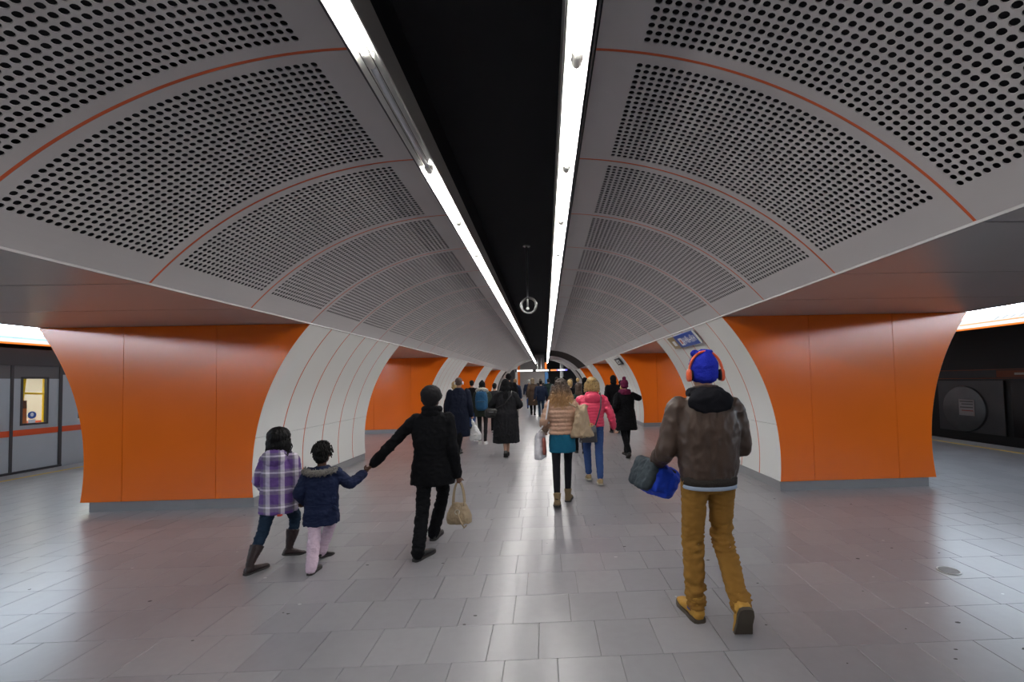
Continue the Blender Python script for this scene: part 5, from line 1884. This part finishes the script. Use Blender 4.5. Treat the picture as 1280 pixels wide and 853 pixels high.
# ---- man in long navy coat with white bag
E_ = Person('man in long dark navy overcoat with short hair carrying a white plastic bag', -1.97, 10.15, 1.70, rot=-4,
            feet=[dict(x=-0.07, y=0.14), dict(x=0.03, y=-0.22, yaw=-8)], wid=1.1, lean=0.01, seed=91, skin=(0.36, 0.19, 0.12),
            arms={'R': dict(swing=4, out=8, curl=1.3), 'L': dict(swing=6, out=8)})
m_ncoat = cloth('navy_overcoat', (0.010, 0.013, 0.026), 0.9)
E_.coat(m_ncoat, 0.37, (0.245, 0.185), (0.215, 0.150), chest=(0.225, 0.145), sh_rx=0.205, sleeve=(0.082, 0.074, 0.062), wr=(0.010, (7, 7, 4)), name='coat', label='long dark navy overcoat', collar=0.02)
E_.legs(m_blacktr, r=(0.095, 0.075, 0.068), end=0.03, wr=(0.008, (10, 10, 16)))
E_.shoes(m_blackleather, wide=1.1, label='black shoe')
E_.hair(mat('cropped_hair', (0.07, 0.04, 0.03), 0.7, var=0.3), [(0, -0.012, 0.035, 0.080, 0.097, 0.090), (0, -0.04, -0.01, 0.07, 0.065, 0.06)], wr=(0.002, (60, 60, 60)))
r = thing('ear_cups', 'red and white headphones on the man in the navy overcoat', 'headphones', E_.W(E_.hp(0, 0, 0)))
MB().tube([E_.W(E_.hp(0.092 * math.cos(t), -0.01, 0.122 * math.sin(t))) for t in [PI * i / 16 for i in range(17)]], 0.009, 8).build('headband', mat('dark_red', (0.3, 0.03, 0.03), 0.5), r, 180)
for sd in (-1, 1):
    MB().sell(E_.W(E_.hp(sd * 0.096, -0.005, -0.01)), (0.018, 0.032, 0.038)).build('ear_cup', m_swhite, r, 180)
hw = E_.W(E_.wri[1] + (E_.wri[1] - E_.elb[1]).normalized() * 0.085)
c = hw + Vector((0.06, 0, -0.30))
r = thing('plastic_bag', 'white plastic carrier bag hanging from the hand of the man in the overcoat', 'bag', (c.x, c.y, c.z - 0.2))
mb = MB().loft([(0.0, 0.02, 0, 0.10, 0.05), (0.02, 0.02, 0, 0.135, 0.075), (0.14, 0.02, 0, 0.13, 0.075), (0.26, 0.0, 0, 0.075, 0.05), (0.36, -0.02, 0, 0.04, 0.025), (0.44, -0.05, 0, 0.03, 0.018)], 28, 2.4)
obj('bag_body', remesh(mb, 0.010, 2, (0.022, (9, 9, 6)), 3), mat('white_polythene', (0.72, 0.72, 0.72), 0.4), r)
MB().tube([c + Vector((-0.05, -0.01, 0.23)), hw + Vector((0, -0.02, 0.0)), hw + Vector((0.0, 0.02, 0.0)), c + Vector((-0.04, 0.02, 0.23))], 0.012, 8).build('handle', MATS['white_polythene'], r, 180)

# ---- person with blue backpack
F_ = Person('person in dark green parka with white fur hood and black beanie wearing a backpack', -1.66, 11.6, 1.60, rot=3, detail=0,
            feet=[dict(x=-0.09, y=-0.06, yaw=4), dict(x=0.08, y=-0.18, yaw=-4)], wid=1.05, lean=0.02, seed=101, fem=True, arms={'L': dict(swing=10, out=12), 'R': dict(swing=6, out=12)})
m_parka = cloth('green_parka', (0.028, 0.035, 0.026), 0.85)
F_.coat(m_parka, 0.70, (0.205, 0.150), (0.190, 0.140), chest=(0.215, 0.145), sh_rx=0.190, sleeve=(0.080, 0.072, 0.06), wr=(0.010, (9, 9, 9)), name='parka')
F_.legs(cloth('charcoal_leggings', (0.018, 0.018, 0.020)), r=(0.085, 0.058, 0.046), wr=(0.004, (10, 10, 14)))
F_.shoes(mat('white_sneaker', (0.65, 0.65, 0.63), 0.6), mat('white_sole', (0.7, 0.7, 0.68), 0.6), label='white sneaker')
mb = MB().torus(F_.at(0, -0.035, F_.zsh + 0.055), 0.115, 0.05, (0, 0.35, 1))
F_.part('fur_hood', remesh(mb, 0.013, 1, (0.02, (26, 26, 26)), 2), mat('cream_fur', (0.55, 0.50, 0.42), 0.9, var=0.2, vscale=30), label='cream fur hood trim')
mb = MB()
mb.sell(F_.hp(0, -0.01, 0.04), (0.095 * F_.k, 0.11 * F_.k, 0.10 * F_.k))
mb.sell(F_.hp(0.0, -0.01, 0.145), (0.028, 0.028, 0.025))
F_.part('beanie', remesh(mb, 0.012, 2, (0.005, (20, 20, 20)), 2), cloth('black_knit', (0.010, 0.010, 0.012)))
F_.hair(m_blackhair, [(0, -0.03, -0.03, 0.10, 0.08, 0.07)])
c = F_.W(F_.at(0, -0.235, 1.11))
r = thing('backpack', 'blue backpack on the back of the person in the green parka', 'backpack', (c.x, c.y, c.z - 0.25))
m_bp = cloth('backpack_blue', (0.022, 0.085, 0.17), 0.7)
mb = MB().sell((0, 0, 0.25), (0.155, 0.10, 0.245), (0.55, 0.6))
obj('main_pocket', remesh(mb, 0.012, 2, (0.008, (9, 9, 9)), 1), m_bp, r)
mb = MB().sell((0, -0.085, 0.16), (0.12, 0.05, 0.12), (0.5, 0.6))
obj('front_pocket', remesh(mb, 0.012, 2), m_bp, r)
MB().tube([c + Vector((-0.04, -0.02, 0.24)), c + Vector((0, -0.02, 0.285)), c + Vector((0.04, -0.02, 0.24))], 0.010, 8).build('grab_loop', m_bp, r, 180)
for sd in (-1, 1):
    MB().tube([c + Vector((sd * 0.1, 0.06, 0.22)), F_.W(F_.at(sd * 0.12, -0.03, F_.zsh + 0.07)), F_.W(F_.at(sd * 0.14, 0.14, F_.zsh - 0.08)), F_.W(F_.at(sd * 0.17, 0.10, 1.05)), c + Vector((sd * 0.13, 0.07, -0.16))], 0.014, 8).build('shoulder_strap', m_bp, r, 180)
MB().box((c.x - 0.10, c.y - 0.14, c.z - 0.02), (c.x + 0.10, c.y - 0.132, c.z - 0.008)).build('zip', mat('zip_grey', (0.05, 0.07, 0.09), 0.5), r)


# ---- the crowd further off
def walker(label, x, y, H, coat_mt, hem, legs_mt, hair_mt, style='short', wid=1.0, fem=False, rot=0, seed=1, hem_w=0.21, hat=None, skin=SKIN_L, phase=1, hood=None, shoe=None, arms=None):
    st = 0.16 * H / 1.75
    ft = [dict(x=-0.08, y=st * phase, yaw=3, pitch=0 if phase > 0 else 26), dict(x=0.08, y=-st * phase, yaw=-3, pitch=26 if phase > 0 else 0)]
    p = Person(label, x, y, H, rot=rot, feet=ft, wid=wid, seed=seed, fem=fem, detail=0, skin=skin, arms=arms or {'L': dict(swing=-12 * phase, out=10), 'R': dict(swing=12 * phase, out=10)})
    k = p.k
    p.coat(coat_mt, hem, (hem_w * k, hem_w * 0.74 * k), (0.185 * k, 0.135 * k), chest=(0.21, 0.142), sh_rx=0.192, sleeve=(0.08, 0.072, 0.058), wr=(0.010, (8, 8, 7)), name='coat')
    p.legs(legs_mt, r=(0.09, 0.068, 0.06), end=0.02, wr=(0.006, (10, 10, 14)))
    p.shoes(shoe or m_blackleather)
    if hood:
        mb = MB()
        mb.sell(p.hp(0, -0.02, 0.02), (0.10 * k, 0.118 * k, 0.118 * k))
        mb.sell(p.hp(0, -0.04, -0.085), (0.10 * k, 0.09 * k, 0.09 * k))
        p.part('hood', remesh(mb, 0.014, 2, (0.008, (10, 10, 10)), 1), hood)
    elif hat:
        mb = MB()
        mb.sell(p.hp(0, -0.012, 0.042), (0.095 * k, 0.11 * k, 0.098 * k))
        mb.torus(p.hp(0, -0.012, 0.0), 0.085 * k, 0.022 * k, (0, -0.1, 1))
        p.part('knit_hat', remesh(mb, 0.013, 2, (0.004, (20, 20, 20)), 1), hat)
        p.hair(hair_mt, [(0, -0.04, -0.04, 0.082, 0.07, 0.06)])
    elif style == 'short':
        p.hair(hair_mt, HAIR_SHORT)
    elif style == 'bob':
        p.hair(hair_mt, HAIR_BOB, wr=(0.012, (20, 20, 14)))
    elif style == 'bun':
        p.hair(hair_mt, HAIR_SHORT + [(0, -0.075, 0.085, 0.05, 0.05, 0.045)], wr=(0.012, (20, 20, 14)))
    elif style == 'long':
        p.hair(hair_mt, HAIR_BOB + [(0, -0.075, -0.14, 0.095, 0.055, 0.12)], wr=(0.014, (18, 18, 9)))
    return p


m_dgreen = cloth('dark_green_coat', (0.012, 0.026, 0.022))
m_char = cloth('charcoal_wool', (0.025, 0.025, 0.028))
m_brownc = cloth('brown_coat', (0.065, 0.042, 0.028))
m_greyw = cloth('grey_wool', (0.10, 0.10, 0.105))
m_lighttr = cloth('light_trousers', (0.35, 0.34, 0.33))
walker('blond person half hidden behind the man in the navy overcoat', -2.45, 11.9, 1.62, m_blackcloth, 0.62, m_blacktr, m_blondhair, 'bob', fem=True, seed=111)
walker('dark-haired person in black jacket and blue jeans behind the overcoat man', -2.55, 15.2, 1.66, m_blackcloth, 0.80, m_bluejean, m_blackhair, 'short', seed=112, hem_w=0.19)
walker('person in white sneakers and dark clothes between the backpack and the ankle-length coat', -1.62, 13.9, 1.55, m_char, 0.75, m_blacktr, m_blackhair, 'short', seed=113, shoe=MATS['white_sneaker'])
walker('person in black hat looking over the hooded woman in the ankle-length coat', -1.30, 15.4, 1.86, m_blackcloth, 0.60, m_blacktr, m_blackhair, hat=m_blackcloth, seed=114)
walker('person with light brown bun in navy jacket and pale trousers', -1.35, 19.5, 1.70, m_navy, 0.85, m_lighttr, mat('light_brown_hair', (0.25, 0.14, 0.06), 0.5, var=0.3, vscale=20), 'bun', fem=True, seed=115, hem_w=0.2, phase=-1)
walker('grey-haired man in dark navy jacket and jeans', -0.98, 25.5, 1.68, m_navy, 0.78, m_bluejean, m_greyhair, 'short', seed=116, wid=1.1)
walker('woman in long brown coat with a grey-brown fur hood', -0.62, 20.8, 1.72, m_brownc, 0.45, m_blacktr, m_brownhair, seed=117, fem=True, hood=mat('brown_fur', (0.20, 0.15, 0.10), 0.9, var=0.4, vscale=30), hem_w=0.24)
walker('person in navy jacket beside the long brown coat', -0.22, 19.5, 1.62, m_navy, 0.72, m_darkjean, m_blackhair, 'short', seed=118, wid=1.1)
walker('woman with brown hair in dark green coat between the tan and pink jackets', 0.72, 9.6, 1.52, m_dgreen, 0.62, m_blacktr, m_brownhair, 'long', fem=True, seed=119, wid=1.1)
walker('person with curly blond hair in black coat ahead of the dark green coat', 0.72, 13.0, 1.60, m_blackcloth, 0.60, m_blacktr, m_blondhair, 'bob', fem=True, seed=120)
walker('person in black hooded jacket ahead of the pink jacket', 1.22, 13.6, 1.66, m_blackcloth, 0.75, m_blacktr, m_blackhair, seed=121, hood=m_blackcloth)
walker('tall person in black hooded coat against the orange pillar', 2.02, 13.0, 1.70, m_blackcloth, 0.45, m_blacktr, m_blackhair, seed=122, hood=cloth('black_hood', (0.008, 0.008, 0.009)), hem_w=0.22)
walker('person in dark jacket beside the tall black hooded coat', 2.45, 14.2, 1.55, m_char, 0.75, m_blacktr, m_blackhair, 'short', seed=123)
walker('dark-haired person in grey coat deep in the crowd', 0.45, 17.0, 1.72, m_greyw, 0.60, m_blacktr, m_blackhair, 'short', seed=124)
walker('brown-haired woman in charcoal coat deep in the crowd', 1.05, 18.2, 1.66, m_char, 0.55, m_blacktr, m_brownhair, 'bob', fem=True, seed=125)
walker('man in black cap with the crowd near the far end', 0.95, 22.5, 1.78, m_blackcloth, 0.7, m_darkjean, m_blackhair, hat=m_blackcloth, seed=126, phase=-1)
walker('person with sandy hair in navy coat near the far end', 1.55, 21.0, 1.70, m_navy, 0.55, m_blacktr, m_blondhair, 'short', seed=127)
walker('person in dark green jacket far along the hall', 0.15, 24.0, 1.70, m_dgreen, 0.75, m_blacktr, m_blackhair, 'short', seed=128, phase=-1)
walker('person in charcoal coat farthest along on the left of the crowd', -0.35, 29.0, 1.74, m_char, 0.6, m_blacktr, m_brownhair, 'short', seed=129)
